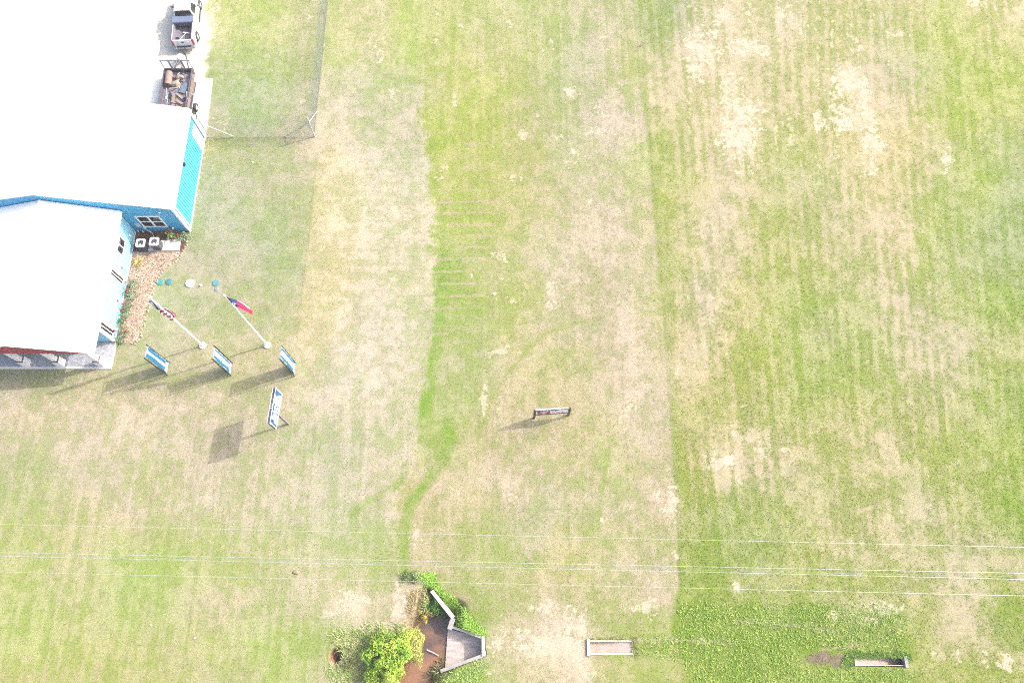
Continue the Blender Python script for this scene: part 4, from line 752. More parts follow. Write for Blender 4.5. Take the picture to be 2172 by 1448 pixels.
b = MB(); p = zl(1445, 475); b.lathe((p.x, p.y, gz(p.x, p.y)-.05), [(.075, 0), (.075, .16), (.085, .165), (.085, .21), (.05, .23)], n=14); label(b.build('cleanout_cap', WHITE), 'small white pipe cap between the white and the faded blue lids', 'pipe cap')
# ------------------------------------------------------------------ chain link fence round the yard
FC = Vector((-16.78, 39.29, 0)); FW = Vector((-25.75, 39.25, 0)); FN = Vector((-16.85, 58.5, 0)); FH = 2.46
fence = thing('chain_link_fence', (FC.x, FC.y, gz(FC.x, FC.y)), 'tall galvanised chain link fence with braced corner post, running from the workshop round the yard', 'fence')
b = MB(); b.tube((FC.x, FC.y, -.2), (FC.x, FC.y, FH+.06), .055, n=10); b.lathe((FC.x, FC.y, FH+.06), [(.06, 0), (.03, .05)], n=10); b.build('corner_post', GALV, fence)
b = MB(); b.tube((FW.x, FW.y, -.2), (FW.x, FW.y, FH+.06), .05, n=10); b.build('corner_post', GALV, fence)
g1 = at(605, 289.5); g2 = at(673, 237)
for p, q in (((FC.x, FC.y, 1.95), (g1.x, FC.y+.02, .02)), ((FC.x, FC.y, 2.0), (FC.x-.02, g2.y, .05)), ((FW.x, FW.y, 1.9), (at(497, 291).x, FW.y+.02, .03))):
    b = MB(); b.tube(p, q, .036, n=8); b.tube(q, (q[0], q[1], -.2), .05, n=8); b.build('brace', GALV, fence)
pw = mat('line_post', (.22, .24, .26), rough=.5, var=.1)
for x in (-21.55,): b = MB(); b.tube((x, 39.27, -.2), (x, 39.27, FH), .018, n=6); b.build('line_post', pw, fence)
for k in range(1, 7): b = MB(); y = 39.3+3.05*k; b.tube((FC.x-.011*k/3, y, -.2), (FC.x-.011*k/3, y, FH), .016, n=6); b.build('line_post', pw, fence)
WIRE = mat('fence_wire', (.16, .20, .20), rough=.5, var=.1)
def mesh_panel(p, q, h, r, pitch=.075):
    b = MB(); d = (q-p); L_ = d.length; d.normalize(); n = Vector((-d.y, d.x, 0))*r; s = -h
    while s < L_:
        for sg in (1, -1):
            a0, z0, a1, z1 = (s, 0, s+h, h) if sg > 0 else (s+h, 0, s, h)
            lo, hi = 0, 1
            t0 = sorted([(0-a0)/(a1-a0), (L_-a0)/(a1-a0)]); lo = max(0, t0[0]); hi = min(1, t0[1])
            if hi-lo < .01: continue
            A_ = p+d*(a0+(a1-a0)*lo)+Vector((0, 0, .04+z0+(z1-z0)*lo)); B_ = p+d*(a0+(a1-a0)*hi)+Vector((0, 0, .04+z0+(z1-z0)*hi)); e = (B_-A_).normalized(); m = e.cross(n).normalized()*r
            b.add([A_+n, A_-n*.5+m, A_-n*.5-m, B_+n, B_-n*.5+m, B_-n*.5-m], [(0, 1, 4, 3), (1, 2, 5, 4), (2, 0, 3, 5)])
        s += pitch
    return b
mesh_panel(FW, FC, FH-.06, .0017).build('chain_link_mesh', WIRE, fence, fix=False); mesh_panel(FC, FN, FH-.06, .0021).build('chain_link_mesh', WIRE, fence, fix=False)
b = MB()
for z in (.06, FH): b.tube((FW.x, FW.y, z), (FC.x, FC.y, z), .009, n=5); b.tube((FC.x, FC.y, z), (FN.x, FN.y, z), .008, n=5)
b.build('tension_wire', WIRE, fence)
# ------------------------------------------------------------------ power lines
CABLE = mat('bare_cable', (.52, .54, .56), rough=.35, var=.05, metal=.4)
DCAB = mat('dark_cable', (.16, .22, .25), rough=.5, var=.1)
def wire(p, q, z, r, m, lab, sag=0.0):
    a, c = at(*p, z), at(*q, z); d = (c-a); A_, B_ = a-d*.9, c+d*.9
    b = MB(); N = 24; pts = []
    for i in range(N+1): s = i/N; pts.append(A_.lerp(B_, s)+Vector((0, 0, -sag*4*s*(1-s)+sag)))
    for i in range(N): b.tube(pts[i], pts[i+1], r, n=6)
    label(b.build('power_line', m), lab, 'power line', 'overhead lines across the grass')
wire((0, 1111), (2172, 1160), 9.2, .006, CABLE, 'overhead wire farthest from the creek, set well apart from the others', .25)
wire((0, 1171), (2172, 1215), 9.6, .006, CABLE, 'thin overhead wire just above the close pair of cables', .25)
wire((0, 1177), (2172, 1223), 7.0, .008, DCAB, 'upper, darker cable of the close overhead pair', .2)
wire((0, 1178.5), (2172, 1228), 7.2, .006, CABLE, 'lower, paler cable of the close overhead pair', .2)
wire((0, 1212), (2172, 1263), 9.2, .006, CABLE, 'overhead wire passing nearest the creek and the concrete wing wall', .25)
# ------------------------------------------------------------------ small stones and mounds in the grass
PALE = mat('pale_litter', (.60, .56, .50), rough=.8, var=.1)
ANT = mat('mound_soil', D(228, 208, 172), rough=1, var=.25, scale=12, bump=.8)
for k, (x, y, r, lab) in enumerate([(413, 1352, .08, 'pale stone in the grass left of the creek shrub'), (1000, 585, .06, 'pale stone on the striped green strip'), (1047, 624, .07, 'pale stone on the green patch right of the stripes'), (536, 345, .09, 'pale stone on the lawn south of the fence'), (320, 1325, .06, 'pale stone on the lawn below the wires'), (1541, 1148, .0, '')]):
    if not r: continue
    p = at(x, y); b = MB(); b.blob((p.x, p.y, gz(p.x, p.y)+.03), r, r*.7, .06, seed=k, amp=.3, n=8, m=5); label(b.build('stone', PALE), lab, 'stone')
p = at(628, 1213); b = MB(); b.blob((p.x, p.y, gz(p.x, p.y)), .24, .17, .13, seed=9, amp=.25, n=14, m=8); label(b.build('soil_mound', ANT), 'low reddish soil mound on the grass just below the wires', 'mound')
# ------------------------------------------------------------------ pickup truck, tail towards the trailer
PAINT = mat('white_paint', (.74, .745, .75), rough=.25, var=.02, spec=.5)
RUB = mat('tyre_rubber', (.03, .03, .035), rough=.85, var=.2); RIM = mat('rim_silver', (.45, .45, .47), rough=.35, var=.1, metal=.5)
LINER = mat('bed_liner', (.14, .13, .165), rough=.6, var=.2, scale=6, bump=.3); TOOLB = mat('toolbox_blue_grey', (.07, .09, .145), rough=.5, var=.1); LENS = mat('red_lens', (.35, .01, .03), rough=.25, var=.1)
CHROME = mat('bumper_chrome', (.38, .38, .42), rough=.3, var=.1, metal=.7)
tk = thing('pickup_truck', (-28.93, 48.36, 0.0), 'white single cab pickup with a dark bed and toolbox, hitched to the trailer', 'pickup truck', rz=math.radians(4.0))
def pb(name, m, fn, parent=tk, bevel=0):
    b = MB(); fn(b); return b.build(name, m, parent, local=True, bevel=bevel)
def wheel_at(parent, x, y, r=.39, w_=.25, side=1):
    b = MB(); 
    prof = [(r*.62, -w_/2), (r*.93, -w_/2), (r, -w_/2+.05), (r, w_/2-.05), (r*.93, w_/2), (r*.62, w_/2)]
    n = 24; vs = []; fs = []
    for rr, o in prof: vs += [(x+o, y+rr*math.cos(2*math.pi*i/n), r+rr*math.sin(2*math.pi*i/n)) for i in range(n)]
    for k in range(len(prof)-1): fs += [(k*n+i, k*n+(i+1) % n, (k+1)*n+(i+1) % n, (k+1)*n+i) for i in range(n)]
    b.add(vs, fs); wv = b.build('wheel', RUB, parent, local=True)
    b = MB(); b.tube((x+side*(w_/2-.05), y, r), (x+side*(w_/2-.02), y, r), r*.63, r*.55, n=18); b.tube((x-side*.1, y, r), (x+side*(w_/2-.05), y, r), r*.2, n=10); b.tube((x-side*w_/2, y, r), (x+side*(w_/2-.06), y, r), r*.62, n=18); b.build('rim', RIM, wv, local=True)
    return wv
def body(b):
    W = .95
    for sx in (-1, 1):
        # bed side with wheel arch, tapered at the top
        arch = lambda yc: [(yc-.47+.0, .42)]+[(yc+.47*math.cos(math.radians(180-15*k)), .42+.47*math.sin(math.radians(180-15*k))) for k in range(1, 12)]+[(yc+.47, .42)]
        prof = [(.0, .42)]+arch(1.15)+[(2.62, .42), (2.62, 1.30), (.0, 1.30)]
        n = len(prof)
        xo, xi = sx*W, sx*(W-.13)
        b.add([(xo-(sx*.05 if z > 1.2 else 0), y, z) for y, z in prof]+[(xi, y, z) for y, z in prof], [tuple(range(n)), tuple(range(n, 2*n))[::-1]]+[(i, i+n, (i+1) % n+n, (i+1) % n) for i in range(n)])
        prof = [(2.66, .42), (4.28-.0, .42)]+arch(4.72)[1:]+[(5.52, .42), (5.58, .62), (5.52, .98), (4.2, 1.10), (2.66, 1.12)]
        n = len(prof); b.add([(xo, y, z) for y, z in prof]+[(sx*.5, y, z) for y, z in prof], [tuple(range(n)), tuple(range(n, 2*n))[::-1]]+[(i, i+n, (i+1) % n+n, (i+1) % n) for i in range(n)])
    b.box(-.82, .82, 2.57, 2.63, .6, 1.30); b.box(-.94, .94, 2.665, 4.1, .45, 1.08); b.box(-.5, .5, 2.7, 5.5, .5, .6)
    b.hexa([(-.94, 4.0, .95), (.94, 4.0, .95), (.86, 5.5, .85), (-.86, 5.5, .85)], [(-.94, 4.0, 1.13), (.94, 4.0, 1.13), (.82, 5.5, .99), (-.82, 5.5, .99)])
pb('body', PAINT, body)
pb('bed_floor', LINER, lambda b: [b.box(-.82, .82, .05, 2.56, .55, .62)]+[b.box(-.78+.13*k, -.73+.13*k, .06, 2.5, .621, .645) for k in range(13)]+[b.box(s*.815-.03, s*.815+.03, .06, 2.55, .62, 1.302) for s in (-1, 1)]+[b.box(-.84, .84, .045, .10, .62, 1.27)]+[b.box(s*.62-.17, s*.62+.17, .75, 1.55, .63, .85) for s in (-1, 1)]+[b.box(-.80, .80, 2.5, 2.56, .62, 1.32)])
pb('tailgate', mat('tailgate_white', (.62, .58, .60), rough=.35, var=.04), lambda b: b.hexa([(-.8, -.06, .62), (.8, -.06, .62), (.8, .04, .62), (-.8, .04, .62)], [(-.8, -.03, 1.28), (.8, -.03, 1.28), (.8, .04, 1.28), (-.8, .04, 1.28)]))
pb('handle', FRAME, lambda b: b.box(-.09, .09, -.085, -.045, 1.02, 1.12))
for s in (-1, 1): pb('taillight', LENS, lambda b: [b.box(s*.875-.07, s*.875+.07, -.055, .16, .72, 1.22), b.box(s*.90-.05, s*.90+.052, -.05, .10, 1.15, 1.315)])
pb('bumper', CHROME, lambda b: [b.box(-.9, .9, -.26, -.07, .48, .66)])
pb('step_pad', FRAME, lambda b: [b.box(-.62, .62, -.25, -.08, .661, .675)])
pb('hitch', DARK, lambda b: [b.box(-.04, .04, -.42, -.1, .42, .48), b.lathe((0, -.38, .48), [(.03, 0), (.03, .04), (.045, .08), (.02, .12)], n=10)])
def cab(b):
    b.hexa([(-.92, 2.68, 1.10), (.92, 2.68, 1.10), (.92, 4.30, 1.10), (-.92, 4.30, 1.10)], [(-.70, 2.80, 1.84), (.70, 2.80, 1.84), (.68, 3.75, 1.84), (-.68, 3.75, 1.84)])
    b.hexa([(-.70, 2.80, 1.842), (.70, 2.80, 1.842), (.68, 3.75, 1.842), (-.68, 3.75, 1.842)], [(-.60, 2.90, 1.885), (.60, 2.90, 1.885), (.58, 3.65, 1.885), (-.58, 3.65, 1.885)])
cb = pb('cab', PAINT, cab)
def quad_on(b, p, fu, fv):   # window pane: inset in a quad given by 4 corners, lifted outwards
    p = [Vector(q) for q in p]; n = (p[1]-p[0]).cross(p[3]-p[0]).normalized()
    L2 = lambda u, v: (p[0]*(1-u)+p[1]*u)*(1-v)+(p[3]*(1-u)+p[2]*u)*v
    q = [L2(fu, fv), L2(1-fu, fv), L2(1-fu, 1-fv), L2(fu, 1-fv)]
    b.slab([a+n*.008 for a in q], tuple(-n*.012))
pb('rear_window', GLASS, lambda b: quad_on(b, [(.92, 2.68, 1.10), (-.92, 2.68, 1.10), (-.70, 2.80, 1.84), (.70, 2.80, 1.84)][::-1] and [(-.92, 2.68, 1.10), (.92, 2.68, 1.10), (.70, 2.80, 1.84), (-.70, 2.80, 1.84)], .05, .08), cb)
pb('side_window', GLASS, lambda b: quad_on(b, [(.92, 2.68, 1.10), (.92, 4.30, 1.10), (.68, 3.75, 1.84), (.70, 2.80, 1.84)], .12, .10), cb)
pb('side_window', GLASS, lambda b: quad_on(b, [(-.92, 4.30, 1.10), (-.92, 2.68, 1.10), (-.70, 2.80, 1.84), (-.68, 3.75, 1.84)], .12, .10), cb)
pb('windscreen', GLASS, lambda b: quad_on(b, [(.92, 4.30, 1.10), (-.92, 4.30, 1.10), (-.68, 3.75, 1.84), (.68, 3.75, 1.84)], .06, .08), cb)
pb('brake_light', LENS, lambda b: b.box(-.14, .14, 2.735, 2.80, 1.80, 1.85), cb)
for s in (-1, 1):
    pb('mirror', GREY, lambda b: [b.box(s*1.16-.11, s*1.16+.11, 3.78, 3.88, 1.12, 1.36), b.tube((s*.92, 3.84, 1.12), (s*1.08, 3.84, 1.2), .03), b.tube((s*.90, 3.84, 1.22), (s*1.08, 3.84, 1.28), .025)])
    for y in (1.15, 4.72): wheel_at(tk, s*.90, y, side=s)
    pb('running_board', FRAME, lambda b: b.box(s*1.0-.08, s*1.0+.06, 2.75, 4.15, .36, .41))
    pb('headlight', WHITE, lambda b: b.box(s*.7-.16, s*.7+.16, 5.50, 5.60, .66, .86))
pb('grille', FRAME, lambda b: [b.box(-.5, .5, 5.5, 5.6, .62, .88), b.box(-.9, .9, 5.5, 5.68, .42, .58)])
# toolbox: lies across the bed rails
tb = thing('toolbox', (-28.93, 48.36, 0), 'blue grey metal toolbox lying across the pickup bed behind its cab', 'toolbox', rz=math.radians(4.0))
pb('case', TOOLB, lambda b: b.hexa([(-.78, 1.86, 1.02), (.78, 1.86, 1.02), (.78, 2.48, 1.02), (-.78, 2.48, 1.02)], [(-.80, 1.82, 1.42), (.80, 1.82, 1.42), (.80, 2.48, 1.42), (-.80, 2.48, 1.42)]), tb)
pb('lid', mat('toolbox_lid', (.10, .125, .19), rough=.45, var=.08), lambda b: [b.hexa([(-.94, 1.79, 1.42), (.94, 1.79, 1.42), (.94, 2.50, 1.42), (-.94, 2.50, 1.42)], [(-.92, 1.82, 1.49), (.92, 1.82, 1.49), (.92, 2.47, 1.50), (-.92, 2.47, 1.50)])], tb)
M4 = Matrix.Translation((-28.93, 48.36, 0)) @ Matrix.Rotation(math.radians(4), 4, 'Z')
br = thing('push_broom', tuple(M4 @ Vector((.1, 1.1, .64))), 'white push broom lying in the pickup bed', 'broom', rz=math.radians(4.0))
pb('head', WHITE, lambda b: [b.bar((-.28, .22, .10), (.36, .10, .10), .09, .07)], br)
pb('bristles', mat('bristle_brown', (.12, .09, .07), rough=.9), lambda b: [b.bar((-.27, .21, .03), (.35, .09, .03), .07, .06)], br)
pb('stick', WHITE, lambda b: [b.tube((.02, .15, .15), (-.62, -.72, .12), .022, n=8)], br)
# ------------------------------------------------------------------ dump trailer with its load
TRD = mat('trailer_black', (.075, .07, .09), rough=.55, var=.25, scale=2.5); TRF = mat('trailer_floor', (.15, .135, .17), rough=.7, var=.3, scale=2.5, bump=.3); RUST = mat('rusty_steel', (.14, .10, .08), rough=.9, scale=3.5, col2=(.23, .18, .145), bump=.4)
tr = thing('utility_trailer', (-28.85, 42.2, 0), 'dark high sided utility trailer with rusty fenders, filled with scrap behind the pickup', 'trailer')
TX, TY0, TY1, TZ0, TZ1 = -28.86, 39.9, 45.5, .62, 1.12
b = MB(); b.box(TX-1.16, TX+1.16, TY0, TY1, TZ0-.1, TZ0); b.build('floor', TRF, tr)
for x in (TX-1.22, TX+1.16): b = MB(); b.box(x, x+.06, TY0, TY1, TZ0-.12, TZ1); [b.box(x-.05 if x < TX else x+.06, x if x < TX else x+.11, y, y+.08, TZ0-.1, TZ1-.02) for y in (40.2, 41.2, 42.2, 43.2, 44.2, 45.2)]; b.build('side_panel', TRD, tr)
b = MB(); b.box(TX-1.16, TX+1.16, TY1-.06, TY1, TZ0, TZ1); b.build('front_panel', TRD, tr)
b = MB(); b.box(TX+1.27, TX+1.47, TY0+.3, TY1-.6, TZ1-.16, TZ1-.10); b.build('side_rail', RUST, tr)
b = MB(); b.box(TX-1.3, TX+1.3, TY1+.05, TY1+.14, 1.93, 2.02); [b.box(x, x+.16, TY1+.02, TY1+.06, TZ1-.4, 1.93) for x in (TX-.62, TX+.46)]; [b.box(x, x+.05, TY1+.02, TY1+.06, TZ1-.4, 1.93) for x in (TX-1.24, TX+1.19)]; b.bar((TX+.0, TY1+.09, 1.95), (TX+.1, TY1+.09, 1.5), .05, .05); b.build('headboard', GREY, tr)
b = MB(); pk = M4 @ Vector((0, -.40, .5))
for s in (-1, 1): b.bar((TX+s*.75, TY1, .55), (pk.x+s*.04, pk.y-.1, .55), .08, .1)
b.bar((TX, TY1, .55), (TX, TY1+.5, .55), .08, .1); b.tube((pk.x, pk.y, .5), (pk.x, pk.y-.35, .55), .05); b.build('tongue', mat('tongue_dark', (.06, .058, .065), rough=.5, var=.2), tr)
b = MB(); b.tube((pk.x+.06, pk.y-.45, .2), (pk.x+.06, pk.y-.45, 1.05), .035); b.bar((pk.x-.08, pk.y-.45, 1.05), (pk.x+.2, pk.y-.45, 1.05), .05, .05); b.build('jack', DARK, tr)
b = MB(); b.box(TX+1.25, TX+1.62, 43.1, 44.3, .78, .83); b.box(TX+1.25, TX+1.62, 40.5, 42.9, .84, .90); b.hexa([(TX+1.25, 42.9, .84), (TX+1.62, 42.9, .84), (TX+1.62, 43.12, .5), (TX+1.25, 43.12, .5)], [(TX+1.25, 42.9, .9), (TX+1.62, 42.9, .9), (TX+1.62, 43.18, .5), (TX+1.25, 43.18, .5)]); b.build('fender', SLATE, tr)
b = MB(); b.box(TX+1.3, TX+1.55, 43.12, 44.28, .832, .84); b.build('fender_rust', RUST, tr)
for s in (-1, 1):
    for y in (41.05, 42.0): 
        b = MB(); wheel_at.__call__
        o_ = ORG[tr.name][0]; wheel_at(tr, TX+s*1.72-o_.x, y-o_.y, r=.37, w_=.22, side=s)
def load(name, m, fn, lab, cat, group='scrap lying in the trailer'):
    b = MB(); fn(b); return label(b.build(name, m), lab, cat, group)
CARD = mat('brown_cardboard', (.19, .14, .125), rough=.9, var=.15); PLY = mat('orange_plywood', D(212, 180, 162), rough=.8, var=.12, scale=3, stretch=(1, 6, 1)); TARP = mat('light_blue_sheet', D(170, 195, 225), rough=.6, var=.12); SCR = mat('cream_scrap', D(225, 212, 195), rough=.85, var=.12)
PT = lambda a, c, z=.85: at(330+a/9.05, 110+c/9.05, z)
def tube_open(b):
    p, q = PT(265, 400, .95), PT(235, 640, .95); b.tube(p, q, .30, .28, n=16)
load('cardboard_tube', CARD, tube_open, 'wide brown cardboard tube lying along the left side of the trailer', 'tube'); load('tube_end', mat('tube_inside', (.11, .055, .05), rough=.9), lambda b: b.tube(PT(235, 640, .95), PT(235, 640, .95)+Vector((0, -.02, 0)), .22, n=14), 'dark open end disc inside the cardboard tube', 'tube end')
load('blue_sheet', TARP, lambda b: b.slab([PT(560, 575, 1.0), PT(610, 610, 1.1), PT(565, 800, 1.0), PT(440, 770, .9), PT(500, 660, .98)], (0, 0, -.03)), 'pale blue folded sheet on top of the scrap in the trailer', 'sheet')
load('bucket', mat('bucket_blue', (.02, .055, .22), rough=.5, var=.1), lambda b: b.lathe(PT(570, 945, .70)-Vector((0, 0, .06)), [(.14, 0), (.17, .33), (.15, .33), (.13, .05)], n=16), 'dark blue bucket standing in the trailer near the roof edge', 'bucket')
load('plywood_sheet', PLY, lambda b: b.slab([PT(450, 790, .8), PT(575, 815, .8), PT(640, 960, .75), PT(620, 1100, .75), PT(380, 1100, .75), PT(390, 860, .78)], (0, 0, -.03)), 'orange brown plywood sheet in the rear of the trailer', 'plywood')
load('plank', mat('plank_brown', (.20, .15, .125), rough=.9, var=.2), lambda b: b.bar(PT(345, 800, .82), PT(340, 1060, .78), .30, .03), 'grey brown wide board lying beside the plywood sheet', 'board')
load('white_pipe', WHITE, lambda b: b.tube(PT(605, 775, .95), PT(610, 930, .95), .07, n=10), 'short white pipe lying against the right side of the trailer', 'pipe')
load('twisted_carpet', SCR, lambda b: [b.blob(PT(395, 610, .82), .42, .5, .2, seed=3, amp=.5, n=16, m=8), b.blob(PT(460, 480, .82), .3, .34, .16, seed=4, amp=.5, n=14, m=8)], 'crumpled cream carpet scrap heaped in the trailer middle', 'carpet')
for k, (a, c, a2, c2, wd, m, lab) in enumerate([(400, 800, 520, 900, .16, SCR, 'cream strip of wood crossing the plywood sheet'), (400, 930, 520, 1000, .2, mat('pink_scrap', D(225, 195, 190), rough=.9, var=.1), 'pinkish torn board at the rear of the trailer'), (270, 790, 290, 910, .14, DARK, 'curled black hose in the trailer'), (440, 560, 530, 580, .12, DARK, 'black bent strip on the carpet heap'), (300, 760, 330, 850, .08, TARP, 'pale blue grey strip beside the black hose'), (205, 860, 205, 910, .08, WHITE, 'small white scrap on the left trailer floor'), (215, 700, 225, 980, .02, WHITE, 'long thin white stick on the left trailer floor'), (370, 470, 420, 500, .14, mat('purple_scrap', (.10, .05, .09), rough=.8), 'small purple scrap beside the tube'), (500, 410, 505, 430, .06, FRAME, 'tiny black can with white top near the trailer front'), (630, 560, 640, 900, .1, RUST, 'rusty long board against the right trailer side')]):
    load('scrap_board', m, lambda b: b.bar(PT(a, c, .93), PT(a2, c2, .9), wd, .035), lab, 'scrap')
b = MB(); p = at(381, 119, .8); b.lathe((p.x, p.y, .42), [(.22, 0), (.28, .33), (.26, .36), (.1, .385)], n=24); label(b.build('white_drum', WHITE), 'round white topped drum standing on the trailer tongue', 'drum')

rr = random.Random(5)
SM = [SCR, MATS['pink_scrap'], TARP, WHITE, PLY, CARD]; SN = ['cream', 'pinkish', 'pale blue', 'white', 'orange brown', 'brown']
for k in range(26):
    a, c = rr.uniform(215, 600), rr.uniform(420, 1000); L_ = rr.uniform(.1, .42); t_ = rr.uniform(0, 3.14); i = rr.randrange(6); p = PT(a, c, rr.uniform(.66, .9)); d = Vector((math.cos(t_), math.sin(t_), rr.uniform(-.2, .2)))*L_
    b = MB(); b.bar(p-d, p+d, rr.uniform(.05, .2), .03); label(b.build('scrap_board', SM[i]), SN[i]+' broken scrap piece among the rubbish filling the dark trailer', 'scrap', 'loose '+SN[i]+' scrap in the trailer')
# ------------------------------------------------------------------ creek: water, concrete, weeds
def water():
    m = bpy.data.materials.new('muddy_water'); m.use_nodes = True; N = m.node_tree.nodes; L = m.node_tree.links; P = N['Principled BSDF']; P.inputs['Roughness'].default_value = .12; P.inputs['Specular IOR Level'].default_value = .35
    a = N.new('ShaderNodeAttribute'); a.attribute_name = 'Col'; L.new(a.outputs[0], P.inputs['Base Color'])
    nz = N.new('ShaderNodeTexNoise'); nz.inputs['Scale'].default_value = 5; bp = N.new('ShaderNodeBump'); bp.inputs['Strength'].default_value = .05; L.new(nz.outputs[0], bp.inputs['Height']); L.new(bp.outputs[0], P.inputs['Normal'])
    X, Y = np.meshgrid(np.arange(-9.5, -3.6, .08), np.arange(-5.2, 1.3, .08)); sh = X.shape; X = X.ravel(); Y = Y.ravel(); px, py = pxy(X, Y)
    n = fbm(X/1.0, Y/1.0, 81); silt = np.clip(sstep(1.0, -.2, np.hypot((X+5.6)/1.1, (Y+.2)/.7)+.4*n)+sstep(-1.2, -2.0, Y+.3*n), 0, 1)
    silt = np.maximum(silt, sstep(.9, .2, np.hypot((X+5.0)/.55, (Y+1.15)/.35)+.3*n)*.8)
    c = np.array([126, 106, 102.])*(1-silt[:, None])+np.array([182, 134, 108.])*silt[:, None]+6*n[:, None]
    b = MB(); b.v = list(zip(X, Y, np.full(X.shape, -1.22))); b.c = [tuple(v) for v in np.clip(lin(c)/KK, .004, .5)*1.5]
    h, wd = sh; keep = poly_sd(X, Y, POND) < 1.2
    for j in range(h-1):
        for i in range(wd-1):
            k = j*wd+i
            if keep[k]: b.f.append((k, k+1, k+wd+1, k+wd)); b.m.append(0)
    o = b.build('water', m, fix=False); label(o, 'muddy brown creek water', kind='structure')
water()
CREEKC = mat('weathered_concrete', (.40, .375, .355), rough=.9, var=.1, scale=2.5, bump=.3)
STAIN = mat('stained_concrete', (.29, .235, .22), rough=.9, scale=1.6, col2=(.44, .39, .37), bump=.35, bscale=16, stretch=(.5, 2.2, 1))
hw = thing('culvert_headwall', (-3.2, -.9, -.3), 'concrete culvert end with a sloping apron and a long wing wall beside the brown pond', 'culvert')
def wallbar(b, pts, wd, z0, ztops):
    for (p, q, t0, t1) in zip(pts[:-1], pts[1:], ztops[:-1], ztops[1:]):
        p, q = Vector(p), Vector(q); d = (q-p).normalized(); n = Vector((-d.y, d.x))*wd/2
        b.hexa([(*(p-n), z0), (*(q-n), z0), (*(q+n), z0), (*(p+n), z0)], [(*(p-n), t0), (*(q-n), t1), (*(q+n), t1), (*(p+n), t0)])
A2 = lambda x, y, z: at(x, y, z).xy
b = MB(); wallbar(b, [A2(915.5, 1252, 0), A2(961, 1309, 0)], .25, -1.7, [.02, .02]); b.build('wing_wall', CREEKC, hw)
b = MB(); wallbar(b, [A2(961, 1310, -.2), A2(953, 1334, -.4)], .30, -1.7, [-.05, -.45]); b.build('wing_wall', CREEKC, hw)
b = MB(); wallbar(b, [A2(956, 1328, -.5), A2(1022, 1351, -.05)], .16, -1.7, [-.55, -.04]); b.build('side_wall', CREEKC, hw)
b = MB(); wallbar(b, [A2(1025.5, 1347, 0), A2(1026, 1391, 0)], .25, -1.7, [-.0, -.0]); b.build('headwall', CREEKC, hw)
b = MB(); wallbar(b, [A2(1024, 1389.5, -.05), A2(934, 1423, -.75)], .22, -1.7, [-.045, -.85]); b.build('side_wall', CREEKC, hw)
b = MB(); P4 = [at(950, 1333, -1.12), at(944, 1416, -1.12), at(1024, 1389, -.95), at(1023, 1352, -.95)]
b.hexa([p-Vector((0, 0, .6)) for p in P4], P4); b.build('apron', STAIN, hw)
b = MB(); c0 = at(1022, 1370, -.6); b.tube((c0.x-.02, c0.y, -.62), (c0.x+.5, c0.y, -.62), .30, n=20); b.build('pipe_mouth', mat('pipe_dark', (.03, .028, .03), rough=.9), hw)
SHADED = mat('shaded_concrete', (.11, .12, .07), rough=.95, var=.3, scale=5)  # shade along the narrow end's far side wall, put into its concrete colour
def end_section(x0, x1, y0, y1, deep, left_deep, lab):
    t = thing('culvert_end', ((x0+x1)/2, (y0+y1)/2, 0), lab, 'culvert end', 'sloped culvert ends in the roadside ditch')
    xd, xs = (x0, x1) if left_deep else (x1, x0); s = 1 if left_deep else -1
    wt = .12 if left_deep else .05; tops = (.07, .03) if left_deep else (-.02, -.03)
    for y in (y0, y1):
        b = MB(); b.hexa([(xd, y-wt/2, -deep-.3), (xs, y-wt/2, -.4), (xs, y+wt/2, -.4), (xd, y+wt/2, -deep-.3)], [(xd, y-wt/2, tops[0]), (xs, y-wt/2, tops[1]), (xs, y+wt/2, tops[1]), (xd, y+wt/2, tops[0])]); b.build('side_wall', CREEKC if left_deep else (STAIN if y == y0 else SHADED), t)
    b = MB(); b.box(min(xd, xd-s*.2), max(xd, xd-s*.2), y0-.12, y1+.12, -deep-.3, .12); b.build('end_wall', CREEKC if left_deep else GREY, t)
    b = MB(); b.hexa([(xd, y0+wt/2, -deep-.2), (xs, y0+wt/2, -.3), (xs, y1-wt/2, -.3), (xd, y1-wt/2, -deep-.2)], [(xd, y0+wt/2, -deep), (xs, y0+wt/2, -.03), (xs, y1-wt/2, -.03), (xd, y1-wt/2, -deep)]); b.build('floor', mat('stained_pink_concrete', D(205, 180, 170, f=1.6), rough=.9, scale=2.0, col2=D(236, 215, 206, f=1.6), bump=.3, stretch=(1, 5, 1)), t)
    b = MB(); b.tube((xd+s*.012, (y0+y1)/2, -deep*.55), (xd-s*.19, (y0+y1)/2, -deep*.55), min(.28, deep*.42), n=20); b.build('pipe_mouth', MATS['pipe_dark'], t)
end_section(5.22, 8.10, -1.50, -.70, .27, True, 'pale concrete culvert end with bright side walls, beside the bare sandy drive')
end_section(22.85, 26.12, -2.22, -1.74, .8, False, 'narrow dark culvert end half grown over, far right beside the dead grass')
b = MB(); b.tube(at(905, 1377.5, -1.16), at(918, 1383, -1.1), .055, .05, n=8); b.tube(at(918, 1383, -1.1), at(931, 1390, -1.14), .05, .035, n=8); b.tube(at(917, 1382.5, -1.1), at(922, 1381, -1.0), .025, .01, n=6)
label(b.build('driftwood', mat('grey_driftwood', (.34, .32, .32), rough=.9, var=.2, scale=9)), 'grey bleached branch lying across the muddy pond', 'branch')
